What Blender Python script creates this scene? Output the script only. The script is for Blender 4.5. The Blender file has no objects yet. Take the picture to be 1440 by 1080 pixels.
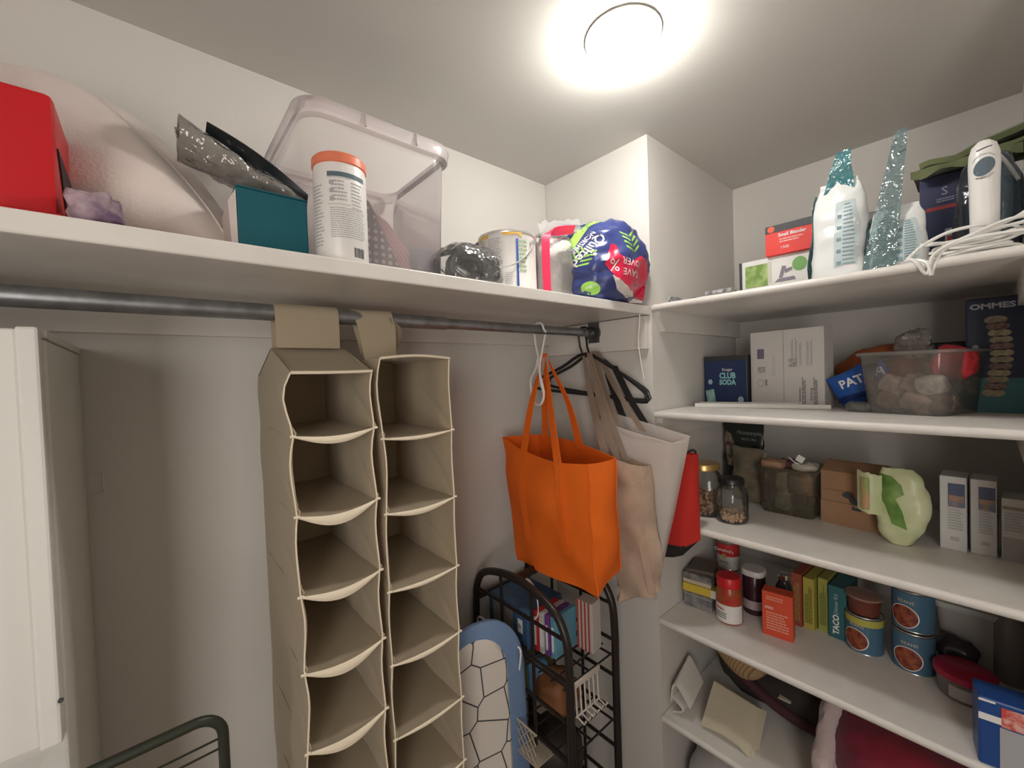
import bpy, bmesh, math, random
from mathutils import Vector, Matrix, noise, Euler
PI = math.pi
scene = bpy.context.scene
col = scene.collection
# ------------------------------------------------------------ camera, world, lights, exposure
cam_data = bpy.data.cameras.new('camera'); cam = bpy.data.objects.new('camera', cam_data); col.objects.link(cam)
cam_data.sensor_fit = 'HORIZONTAL'; cam_data.sensor_width = 36.0
cam_data.lens = 36.0 * 583.585 / 1440.0
cam_data.clip_start = 0.02
yaw, pitch, roll = 0.855349, -0.0228893, -0.0337186
F = Vector((math.cos(yaw)*math.cos(pitch), math.sin(yaw)*math.cos(pitch), math.sin(pitch)))
Rr = Vector((math.sin(yaw), -math.cos(yaw), 0)); U = Rr.cross(F)
R2 = Rr*math.cos(roll) + U*math.sin(roll); U2 = -Rr*math.sin(roll) + U*math.cos(roll)
cm = Matrix((R2, U2, -F)).transposed().to_4x4(); cm.translation = (0, 0, 1.64)
cam.matrix_world = cm
scene.camera = cam
w = bpy.data.worlds.new('world'); scene.world = w; w.use_nodes = True
w.node_tree.nodes['Background'].inputs[0].default_value = (.9, .85, .8, 1)
w.node_tree.nodes['Background'].inputs[1].default_value = 0.05
scene.view_settings.view_transform = 'Standard'
try: scene.view_settings.look = 'None'
except Exception: pass
scene.view_settings.gamma = 1.0; scene.view_settings.use_curve_mapping = False
scene.view_settings.exposure = 0.24
LAMP_POWER = 90.0            # emission strength of the ceiling bulb
LAMP_COLOR = (1.0, .965, .905)
ROOM_LIGHT = 19.0             # light coming in from the room behind, through the doorway
al = bpy.data.lights.new('doorway_light', 'AREA'); al.shape = 'RECTANGLE'; al.size = .7; al.size_y = 1.3
al.energy = ROOM_LIGHT; al.color = (1.0, .93, .86)
alo = bpy.data.objects.new('doorway_light', al); col.objects.link(alo)
alo.location = (-.95, -.75, 1.45); alo.rotation_euler = Vector((1, .85, 0)).to_track_quat('-Z', 'Y').to_euler()

# ------------------------------------------------------------ materials
MATS = {}
def mat(name, c, rough=.6, metal=0, bump=0, bscale=60, var=0, vscale=8, spec=.4, sheen=0, c2=None, trans=0, emit=0):
    if name in MATS: return MATS[name]
    m = bpy.data.materials.new(name); m.use_nodes = True; nt = m.node_tree; b = nt.nodes['Principled BSDF']
    b.inputs['Base Color'].default_value = (*c, 1); b.inputs['Roughness'].default_value = rough
    b.inputs['Metallic'].default_value = metal; b.inputs['Specular IOR Level'].default_value = spec
    if sheen: b.inputs['Sheen Weight'].default_value = sheen
    if emit:
        b.inputs['Emission Color'].default_value = (*c, 1); b.inputs['Emission Strength'].default_value = emit
    tc = nt.nodes.new('ShaderNodeTexCoord')
    if var or c2:
        n = nt.nodes.new('ShaderNodeTexNoise'); n.inputs['Scale'].default_value = vscale; n.inputs['Detail'].default_value = 4
        nt.links.new(tc.outputs['Object'], n.inputs['Vector'])
        r = nt.nodes.new('ShaderNodeValToRGB')
        d = c2 if c2 else tuple(max(0, v*(1-var)) for v in c)
        r.color_ramp.elements[0].position = .38; r.color_ramp.elements[0].color = (*d, 1)
        r.color_ramp.elements[1].position = .62; r.color_ramp.elements[1].color = (*c, 1)
        nt.links.new(n.outputs['Fac'], r.inputs['Fac']); nt.links.new(r.outputs['Color'], b.inputs['Base Color'])
    if bump:
        n2 = nt.nodes.new('ShaderNodeTexNoise'); n2.inputs['Scale'].default_value = bscale; n2.inputs['Detail'].default_value = 3
        nt.links.new(tc.outputs['Object'], n2.inputs['Vector'])
        bp = nt.nodes.new('ShaderNodeBump'); bp.inputs['Strength'].default_value = bump; bp.inputs['Distance'].default_value = .004
        nt.links.new(n2.outputs['Fac'], bp.inputs['Height']); nt.links.new(bp.outputs['Normal'], b.inputs['Normal'])
    if trans:
        out = nt.nodes['Material Output']; tl = nt.nodes.new('ShaderNodeBsdfTranslucent'); mx = nt.nodes.new('ShaderNodeMixShader')
        tl.inputs[0].default_value = (*c, 1); mx.inputs[0].default_value = trans
        nt.links.new(b.outputs[0], mx.inputs[1]); nt.links.new(tl.outputs[0], mx.inputs[2]); nt.links.new(mx.outputs[0], out.inputs[0])
    MATS[name] = m; return m
def clear(name, tint=(1, 1, 1), milky=.15, body=(.8, .8, .8), rough=.08, bump=0, bscale=25, gloss=1.0):
    """thin clear or milky plastic: see-through, a diffuse share and a fresnel gloss"""
    if name in MATS: return MATS[name]
    m = bpy.data.materials.new(name); m.use_nodes = True; nt = m.node_tree; nt.nodes.clear()
    out = nt.nodes.new('ShaderNodeOutputMaterial'); tr = nt.nodes.new('ShaderNodeBsdfTransparent'); tr.inputs[0].default_value = (*tint, 1)
    df = nt.nodes.new('ShaderNodeBsdfDiffuse'); df.inputs[0].default_value = (*body, 1)
    tl = nt.nodes.new('ShaderNodeBsdfTranslucent'); tl.inputs[0].default_value = (*body, 1)
    a = nt.nodes.new('ShaderNodeMixShader'); a.inputs[0].default_value = .4
    nt.links.new(df.outputs[0], a.inputs[1]); nt.links.new(tl.outputs[0], a.inputs[2])
    b = nt.nodes.new('ShaderNodeMixShader'); b.inputs[0].default_value = milky
    nt.links.new(tr.outputs[0], b.inputs[1]); nt.links.new(a.outputs[0], b.inputs[2])
    gl = nt.nodes.new('ShaderNodeBsdfGlossy'); gl.inputs['Roughness'].default_value = rough
    fr = nt.nodes.new('ShaderNodeFresnel'); fr.inputs[0].default_value = 1.45
    mu = nt.nodes.new('ShaderNodeMath'); mu.operation = 'MULTIPLY'; mu.inputs[1].default_value = gloss
    nt.links.new(fr.outputs[0], mu.inputs[0])
    c = nt.nodes.new('ShaderNodeMixShader'); nt.links.new(mu.outputs[0], c.inputs[0])
    nt.links.new(b.outputs[0], c.inputs[1]); nt.links.new(gl.outputs[0], c.inputs[2]); nt.links.new(c.outputs[0], out.inputs[0])
    if bump:
        tc = nt.nodes.new('ShaderNodeTexCoord'); n2 = nt.nodes.new('ShaderNodeTexNoise'); n2.inputs['Scale'].default_value = bscale; n2.inputs['Detail'].default_value = 3
        nt.links.new(tc.outputs['Object'], n2.inputs['Vector'])
        bp = nt.nodes.new('ShaderNodeBump'); bp.inputs['Strength'].default_value = bump; bp.inputs['Distance'].default_value = .02
        nt.links.new(n2.outputs['Fac'], bp.inputs['Height'])
        nt.links.new(bp.outputs[0], gl.inputs['Normal']); nt.links.new(bp.outputs[0], fr.inputs['Normal'])
    MATS[name] = m; return m
def cells(name, c, line, scale, width=.03):
    """printed honeycomb outlines on cloth"""
    m = mat(name, c, .8); nt = m.node_tree; b = nt.nodes['Principled BSDF']
    tc = nt.nodes.new('ShaderNodeTexCoord'); v = nt.nodes.new('ShaderNodeTexVoronoi'); v.feature = 'DISTANCE_TO_EDGE'; v.voronoi_dimensions = '2D'
    v.inputs['Scale'].default_value = scale; v.inputs['Randomness'].default_value = .55
    sp = nt.nodes.new('ShaderNodeSeparateXYZ'); cb = nt.nodes.new('ShaderNodeCombineXYZ')
    nt.links.new(tc.outputs['Object'], sp.inputs[0]); nt.links.new(sp.outputs[0], cb.inputs[0]); nt.links.new(sp.outputs[2], cb.inputs[1])
    nt.links.new(cb.outputs[0], v.inputs['Vector'])
    r = nt.nodes.new('ShaderNodeValToRGB'); r.color_ramp.interpolation = 'LINEAR'
    r.color_ramp.elements[0].position = width*.8; r.color_ramp.elements[0].color = (*line, 1)
    r.color_ramp.elements[1].position = width*1.3; r.color_ramp.elements[1].color = (*c, 1)
    nt.links.new(v.outputs['Distance'], r.inputs['Fac']); nt.links.new(r.outputs['Color'], b.inputs['Base Color'])
    return m
def checks(name, c, c2, scale, kind='SPOT'):
    m = mat(name, c, .85); nt = m.node_tree; b = nt.nodes['Principled BSDF']
    tc = nt.nodes.new('ShaderNodeTexCoord')
    if kind == 'SPOT':
        v = nt.nodes.new('ShaderNodeTexVoronoi'); v.inputs['Scale'].default_value = scale; v.inputs['Randomness'].default_value = .1; o = v.outputs['Distance']
    else:
        v = nt.nodes.new('ShaderNodeTexWave'); v.inputs['Scale'].default_value = scale; v.bands_direction = 'DIAGONAL'; o = v.outputs['Fac']
    nt.links.new(tc.outputs['Object'], v.inputs['Vector'])
    r = nt.nodes.new('ShaderNodeValToRGB'); r.color_ramp.elements[0].position = .28; r.color_ramp.elements[0].color = (*c2, 1)
    r.color_ramp.elements[1].position = .36; r.color_ramp.elements[1].color = (*c, 1)
    nt.links.new(o, r.inputs['Fac']); nt.links.new(r.outputs['Color'], b.inputs['Base Color'])
    return m
WALL = mat('wall_paint', (.68, .655, .62), .75, bump=.08, bscale=120, spec=.25)
CEIL = mat('ceiling_paint', (.64, .625, .585), .8, bump=.05, bscale=90, spec=.2)
SHELF = mat('shelf_paint', (.76, .735, .695), .35, bump=.12, bscale=45, var=.05, vscale=14, spec=.5)
TRIM = mat('trim_paint', (.76, .73, .69), .4, bump=.05, bscale=60)
FLOORM = mat('floor_wood', (.22, .15, .10), .5, var=.35, vscale=5)
STEEL = mat('galvanised_pipe', (.36, .37, .39), .35, metal=.85, bump=.05, var=.25, vscale=30)
CANVAS = mat('beige_canvas', (.60, .51, .37), .9, bump=.25, bscale=500, sheen=.2, trans=.34)
CANVASL = mat('canvas_piping', (.84, .74, .58), .85, bump=.1, bscale=300)
WHITEP = mat('white_plastic', (.82, .80, .77), .35)
BLACKP = mat('black_plastic', (.02, .02, .022), .3)
INK = mat('black_ink', (.06, .06, .07), .7)
GREYINK = mat('grey_ink', (.42, .42, .43), .7)
WHITEINK = mat('white_ink', (.82, .82, .82), .6)

# ------------------------------------------------------------ mesh builder
class G:
    def __init__(s): s.bm = bmesh.new()
    def box(s, c, d, rz=0, bev=0, M=None):
        vs = []
        T = Matrix.Translation(c) @ Matrix.Rotation(rz, 4, 'Z')
        if M: T = M @ T
        for x in (-.5, .5):
            for y in (-.5, .5):
                for z in (-.5, .5): vs.append(s.bm.verts.new(T @ Vector((x*d[0], y*d[1], z*d[2]))))
        fs = [s.bm.faces.new([vs[i] for i in q]) for q in ((0,1,3,2),(4,6,7,5),(0,4,5,1),(2,3,7,6),(0,2,6,4),(1,5,7,3))]
        if bev:
            es = list({e for f in fs for e in f.edges})
            bmesh.ops.bevel(s.bm, geom=es, offset=bev, segments=2, affect='EDGES', profile=.5)
        return s
    def hexa(s, p):
        """p: 4 bottom corners then 4 top corners"""
        v = [s.bm.verts.new(q) for q in p]
        for q in ((3,2,1,0),(4,5,6,7),(0,1,5,4),(1,2,6,5),(2,3,7,6),(3,0,4,7)): s.bm.faces.new([v[i] for i in q])
        return s
    def prism(s, poly, d):
        """poly: list of 3D points, extruded by vector d"""
        d = Vector(d); a = [s.bm.verts.new(p) for p in poly]; b = [s.bm.verts.new(Vector(p)+d) for p in poly]; n = len(a)
        s.bm.faces.new(a[::-1]); s.bm.faces.new(b)
        for i in range(n): s.bm.faces.new([a[i], a[(i+1) % n], b[(i+1) % n], b[i]])
        return s
    def grid(s, fn, nu, nv, closed=False, flip=False):
        rows = []
        for j in range(nv+1):
            rows.append([s.bm.verts.new(fn(i/nu, j/nv)) for i in range(nu if closed else nu+1)])
        m = nu
        for j in range(nv):
            for i in range(m):
                k = (i+1) % len(rows[0]) if closed else i+1
                q = [rows[j][i], rows[j][k], rows[j+1][k], rows[j+1][i]]
                s.bm.faces.new(q[::-1] if flip else q)
        return rows
    def lathe(s, prof, n=32, c=(0, 0, 0), sq=0, cap=True):
        """prof: (r, z) bottom to top. sq>0 squares the section"""
        def rr(a, r):
            if not sq: return r
            e = 2+sq; return r/((abs(math.cos(a))**e+abs(math.sin(a))**e)**(1/e))
        k = len(prof)-1
        rows = []
        for r, z in prof:
            rows.append([s.bm.verts.new((c[0]+rr(2*PI*i/n, r)*math.cos(2*PI*i/n), c[1]+rr(2*PI*i/n, r)*math.sin(2*PI*i/n), c[2]+z)) for i in range(n)])
        for j in range(k):
            for i in range(n): s.bm.faces.new([rows[j][i], rows[j][(i+1) % n], rows[j+1][(i+1) % n], rows[j+1][i]])
        if cap:
            s.bm.faces.new(rows[0][::-1]); s.bm.faces.new(rows[-1])
        return s
    def tube(s, pts, r, n=8, closed=False, smooth=0):
        pts = [Vector(p) for p in pts]
        if smooth: pts = spline(pts, smooth, closed)
        m = len(pts); rings = []; up = None
        for i, p in enumerate(pts):
            a = pts[i-1] if (i > 0 or closed) else pts[i]; b = pts[(i+1) % m] if (i < m-1 or closed) else pts[i]
            t = (b-a).normalized() if (b-a).length > 1e-9 else Vector((0, 0, 1))
            if up is None:
                up = Vector((0, 0, 1)) if abs(t.z) < .9 else Vector((1, 0, 0))
            up = (up - t*up.dot(t)).normalized(); sd = t.cross(up)
            rd = r[i] if isinstance(r, (list, tuple)) else r
            rings.append([s.bm.verts.new(p+(up*math.cos(2*PI*k/n)+sd*math.sin(2*PI*k/n))*rd) for k in range(n)])
        for i in range(m if closed else m-1):
            A = rings[i]; B = rings[(i+1) % m]
            for k in range(n): s.bm.faces.new([A[k], A[(k+1) % n], B[(k+1) % n], B[k]])
        if not closed: s.bm.faces.new(rings[0][::-1]); s.bm.faces.new(rings[-1])
        return s
    def ribbon(s, pts, wv, smooth=0):
        """flat strap: wv width vector or list of them"""
        pts = [Vector(p) for p in pts]
        n0 = len(pts)
        ws = [Vector(q) for q in wv] if isinstance(wv, list) else [Vector(wv)]*n0
        if smooth:
            pts = spline(pts, smooth); ws = spline(ws, smooth)
        prev = None
        for p, w_ in zip(pts, ws):
            a = s.bm.verts.new(p-w_/2); b = s.bm.verts.new(p+w_/2)
            if prev: s.bm.faces.new([prev[0], prev[1], b, a])
            prev = (a, b)
        return s
def spline(p, k, closed=False):
    out = []; n = len(p)
    for i in range(n if closed else n-1):
        if closed: a, b, c, d = p[i-1], p[i], p[(i+1) % n], p[(i+2) % n]
        else: a, b, c, d = p[max(i-1, 0)], p[i], p[i+1], p[min(i+2, n-1)]
        for j in range(k):
            t = j/k
            out.append(.5*((2*b)+(c-a)*t+(2*a-5*b+4*c-d)*t*t+(3*b-a-3*c+d)*t**3))
    if not closed: out.append(p[-1])
    return out
def crumple(g, amp, sc, seed=0, keepz=None):
    """push vertices along their normals with ridged noise"""
    g.bm.normal_update()
    o = Vector((seed*3.1, seed*1.7, seed*.9)); mv = []
    for v in g.bm.verts:
        q = v.co*sc+o
        h = (1-2*abs(noise.noise(q)))*.7 + noise.noise(q*2.3)*.5 + (1-2*abs(noise.noise(q*2.1+o)))*.25-.35
        mv.append(v.normal*h*amp)
    for v, d in zip(g.bm.verts, mv):
        v.co += d
        if keepz is not None and v.co.z < keepz: v.co.z = keepz
def obj(name, g, m, parent=None, smooth=True, label=None, thick=0, sub=0, autos=False):
    bm = g.bm if isinstance(g, G) else g
    bmesh.ops.recalc_face_normals(bm, faces=bm.faces) if not autos else None
    if thick: bmesh.ops.solidify(bm, geom=bm.faces[:], thickness=thick)
    me = bpy.data.meshes.new(name)
    if smooth:
        for f in bm.faces: f.smooth = True
        for e in bm.edges:
            if len(e.link_faces) == 2 and e.calc_face_angle(0) > .7: e.smooth = False
    bm.to_mesh(me); bm.free()
    me.materials.append(m)
    o = bpy.data.objects.new(name, me); col.objects.link(o)
    if parent: o.parent = parent
    if label: o['label'] = label
    if sub:
        s = o.modifiers.new('smooth', 'SUBSURF'); s.levels = sub; s.render_levels = sub
    return o
def thing(name, label, cat, loc=(0, 0, 0), rz=0, group=None):
    o = bpy.data.objects.new(name, None); col.objects.link(o); o.location = loc; o.rotation_euler = (0, 0, rz)
    o.empty_display_size = .05
    o['label'] = label; o['category'] = cat
    if group: o['group'] = group
    return o
def tag(o, label, cat, group=None, kind=None):
    o['label'] = label; o['category'] = cat
    if group: o['group'] = group
    if kind: o['kind'] = kind
    return o
def struct(name, g, m, parent=None, smooth=False):
    o = obj(name, g, m, parent, smooth=smooth)
    o['kind'] = 'structure'; return o
def copy_tree(o, parent=None):
    c = o.copy(); col.objects.link(c); c.parent = parent
    for ch in list(o.children): copy_tree(ch, c)
    return c
FRONT_Y = ((1, 0, 0), (0, 0, 1))       # a face turned to -y: reads along +x
FRONT_X = ((0, -1, 0), (0, 0, 1))      # a face turned to -x: reads along -y
def frame(o, right, up):
    r = Vector(right).normalized(); u = Vector(up); u = (u-r*u.dot(r)).normalized(); n = r.cross(u)
    M = Matrix((r, u, n)).transposed().to_4x4(); M.translation = o; return M
def text(s, size, m, parent, M, name='lettering', sx=1, bold=0, align='CENTER'):
    cu = bpy.data.curves.new(name, 'FONT'); cu.body = s; cu.size = size; cu.extrude = .0003; cu.align_x = align; cu.align_y = 'CENTER'
    cu.resolution_u = 2; cu.offset = bold
    t = bpy.data.objects.new(name, cu); col.objects.link(t)
    me = bpy.data.meshes.new_from_object(t); bpy.data.objects.remove(t); bpy.data.curves.remove(cu)
    me.transform(M @ Matrix.Diagonal((sx, 1, 1, 1)))
    me.materials.clear(); me.materials.append(m)
    o = bpy.data.objects.new(name, me); col.objects.link(o); o.parent = parent; return o
def patch(name, m, parent, M, x0, y0, x1, y1, t=.0006, label=None):
    g = G(); g.box(((x0+x1)/2, (y0+y1)/2, t/2), (x1-x0, y1-y0, t), M=M); return obj(name, g, m, parent, smooth=False, label=label)
def lines(m, parent, M, x0, y0, x1, y1, n, seed=1, fill=.5, ragged=.3, name='fine_print'):
    """rows of small print too small to read"""
    r = random.Random(seed); g = G(); dy = (y1-y0)/n
    for i in range(n):
        yy = y0+dy*(i+.5); x = x0; end = x1-(x1-x0)*ragged*r.random()
        while x < end:
            wd = min(r.uniform(.05, .2)*(x1-x0), end-x); g.box((x+wd/2, yy, .0006), (wd, dy*fill, .0004), M=M); x += wd+.02*(x1-x0)
    return obj(name, g, m, parent, smooth=False)
def barcode(m, parent, M, x0, y0, x1, y1, seed=2):
    r = random.Random(seed); g = G(); x = x0
    while x < x1:
        wd = r.choice((.012, .02, .035))*(x1-x0)*1.4; g.box((x+wd/2, (y0+y1)/2, .0006), (wd, y1-y0, .0004), M=M); x += wd+r.choice((.02, .035))*(x1-x0)*1.2
    return obj('barcode', g, m, parent, smooth=False)
def disc(name, m, parent, M, cx, cy, rx, ry, t=.0008, n=24, label=None):
    g = G(); g.prism([M @ Vector((cx+rx*math.cos(2*PI*i/n), cy+ry*math.sin(2*PI*i/n), 0)) for i in range(n)], (M.to_3x3() @ Vector((0, 0, t))))
    return obj(name, g, m, parent, smooth=False, label=label)

# ------------------------------------------------------------ the room
WA, WB, SD, WD, RW, H = 1.238, 1.302, .758, 2.02, -.07, 2.44
struct('floor', G().box((.4, .05, -.05), (3.4, 2.7, .1)), FLOORM)
# ceiling with a round hole for the recessed lamp
LX, LY, LR = .885, .572, .083
g = G(); N = 48
def ceilfn(u, v):
    a = 2*PI*u; ca, sa = math.cos(a), math.sin(a)
    if v == 0: return (LX+LR*ca, LY+LR*sa, H)
    k = 1/max(abs(ca), abs(sa)); return (max(-1.2, min(2.1, LX+2.6*ca*k)), max(-1.2, min(1.34, LY+2.6*sa*k)), H)
rows = g.grid(ceilfn, N, 1, closed=True)
for i in range(N): g.bm.faces.new([g.bm.verts.new(p) for p in (ceilfn(i/N, 0), ceilfn((i+1)/N, 0), Vector(ceilfn((i+1)/N, 0))+Vector((0, 0, .01)), Vector(ceilfn(i/N, 0))+Vector((0, 0, .01)))])
bmesh.ops.remove_doubles(g.bm, verts=g.bm.verts, dist=1e-5)
struct('ceiling', g, CEIL)
struct('wall_left', G().box((.05, WA+.05, H/2), (2.5, .1, H)), WALL)
struct('wall_end', G().box(((WB+2.12)/2, (SD+WA+.1)/2, H/2), (2.12-WB, WA+.1-SD, H)), WALL)
struct('wall_back', G().box((WD+.05, (SD+RW)/2, H/2), (.1, SD-RW, H)), WALL)
struct('wall_right', G().box(((WB+2.12)/2, (RW-1.2)/2, H/2), (2.12-WB, RW+1.2, H)), WALL)
struct('wall_rear', G().box((-1.15, .05, H/2), (.1, 2.5, H)), WALL)
struct('wall_front', G().box((.05, -1.15, H/2), (2.5, .1, H)), WALL)
struct('baseboard_left', G().box((.1, WA-.007, .05), (2.4, .014, .1), bev=.003), TRIM)
# cleats under the shelves
struct('trim_1', G().box((.1, WA-.009, 1.791), (2.4, .018, .07), bev=.002), TRIM)
g = G(); g.box((WB-.01, (SD+WA)/2+.006, 1.769), (.02, WA-SD-.012, .114), bev=.002)
struct('trim_2', g, TRIM)
k = 2
for zt in (1.84, 1.474):
    for yy in (SD-.009, RW+.012):
        k += 1; s = yy
        g = G(); g.prism([(WB+.02, yy-.011, zt), (WD-.002, yy-.011, zt), (WD-.002, yy-.011, zt-.068), (WB+.055, yy-.011, zt-.068), (WB+.02, yy-.011, zt-.02)], (0, .02, 0))
        struct('trim_%d' % k, g, TRIM)
# ceiling lamp
t = thing('ceiling_light', 'round recessed ceiling light with a glowing bulb and thin white rim', 'light', (LX, LY, H))
g = G(); g.lathe([(.088, -.001), (.0885, -.004), (.083, -.006), (.079, -.004), (.078, .0)], 48, cap=False); obj('rim', g, WHITEP, t)
g = G(); g.lathe([(.079, -.002), (.06, .05), (.0, .055)], 40, cap=False); obj('reflector', g, mat('reflector_white', (.9, .9, .88), .3), t)
bulbm = bpy.data.materials.new('glowing_bulb'); bulbm.use_nodes = True
nb = bulbm.node_tree; nb.nodes.clear(); e_ = nb.nodes.new('ShaderNodeEmission'); e_.inputs[0].default_value = (*LAMP_COLOR, 1); e_.inputs[1].default_value = LAMP_POWER
o_ = nb.nodes.new('ShaderNodeOutputMaterial'); nb.links.new(e_.outputs[0], o_.inputs[0])
g = G(); g.lathe([(.045, .045), (.055, .0), (.056, -.03), (.049, -.055), (.031, -.072), (.001, -.08)], 32, cap=False); obj('bulb', g, bulbm, t)

# ------------------------------------------------------------ shelves
def bull(y0, y1, x0, x1, z, t, r=.009):
    """pantry board with a rounded front edge"""
    g = G(); pr = [(x1, z), (x0+r, z)]+[(x0+r-r*math.sin(a), z-t/2+(t/2)*math.cos(a)) for a in [PI*i/8 for i in range(1, 8)]]+[(x0+r, z-t), (x1, z-t)]
    g.prism([(p[0], y0, p[1]) for p in pr], (0, y1-y0, 0)); return g
T0 = 1.858
g = G(); g.box(((-1.08+WB)/2, (SD+WA)/2, T0-.015), (WB+1.08-.003, WA-SD-.003, .03), bev=.003)
tag(obj('closet_shelf', g, SHELF, smooth=False), 'long white painted board above the hanging rod on the left wall', 'shelf')
S1, S2, S3, S4, S5 = 1.862, 1.496, 1.13, .777, .43
for z, lb in ((S1, 'topmost white pantry shelf, carrying the white cords'), (S2, 'second white pantry shelf from the top, under the soda box'),
              (S3, 'middle white pantry shelf, carrying the jars of nuts'), (S4, 'white pantry shelf holding the cans and spice jars'), (S5, 'lowest white pantry shelf in view, with cream towels on it')):
    tag(obj('pantry_shelf', bull(RW+.002, SD-.002, WB-.006, WD-.002, z, .022), SHELF), lb, 'shelf', 'white shelves of the pantry recess')
# rod
RY, RZ = .988, 1.787
t = thing('closet_rod', 'grey metal closet rod running under the long left shelf', 'rod', (0, RY, RZ))
obj('pipe', G().tube([(-1.09, 0, 0), (.62, 0, 0)], .0175, 20), STEEL, t)
obj('inner_pipe', G().tube([(.60, 0, 0), (WB-.03, 0, 0)], .015, 20), STEEL, t)
g = G(); g.tube([(WB-.045, 0, 0), (WB-.022, 0, 0)], .021, 20); g.tube([(WB-.03, 0, 0), (WB-.021, 0, 0)], .032, 20)
obj('end_socket', g, mat('dark_steel', (.16, .16, .17), .4, metal=.8), t)
g = G(); g.box((WB-.023, -.0, .0), (.004, .05, .075)); obj('wall_bracket', g, MATS['dark_steel'], t)

# ------------------------------------------------------------ white cabinet at the left
PANEL = mat('cabinet_enamel', (.74, .735, .70), .4, bump=.05, bscale=40)
t = thing('metal_cabinet', 'white metal cabinet under the rod at the left edge', 'cabinet', (-.38, 1.05, 0))
obj('body', G().box((0, .004, .856), (.54, .36, 1.712), bev=.004), PANEL, t, smooth=False)
obj('lid', G().box((0, .004, 1.719), (.545, .364, .012), bev=.003), PANEL, t, smooth=False)
g = G(); g.box((-.012, -.186, 1.437), (.516, .016, .575), bev=.003); d = obj('door', g, PANEL, t, smooth=False)
g = G(); g.box((.2565, -.190, 1.437), (.022, .024, .58), bev=.004); obj('edge_strip', g, PANEL, d, smooth=False)
g = G(); g.box((0, -.181, .55), (.52, .01, 1.0), bev=.003); obj('lower_door', g, PANEL, t, smooth=False)
g = G(); g.tube([(.268, -.2025, 1.21), (.268, -.2055, 1.21)], .003, 10); obj('screw', g, INK, t)
g = G(); g.tube([(-.112, WA-.004, 1.46), (-.084, WA-.004, 1.46), (-.084, WA-.004, 1.42), (-.112, WA-.004, 1.42)], .0015, 6, closed=True)
tag(obj('wall_clip', g, WHITEP), 'small square outline clip on the wall beside the white cabinet', 'clip')

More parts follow.
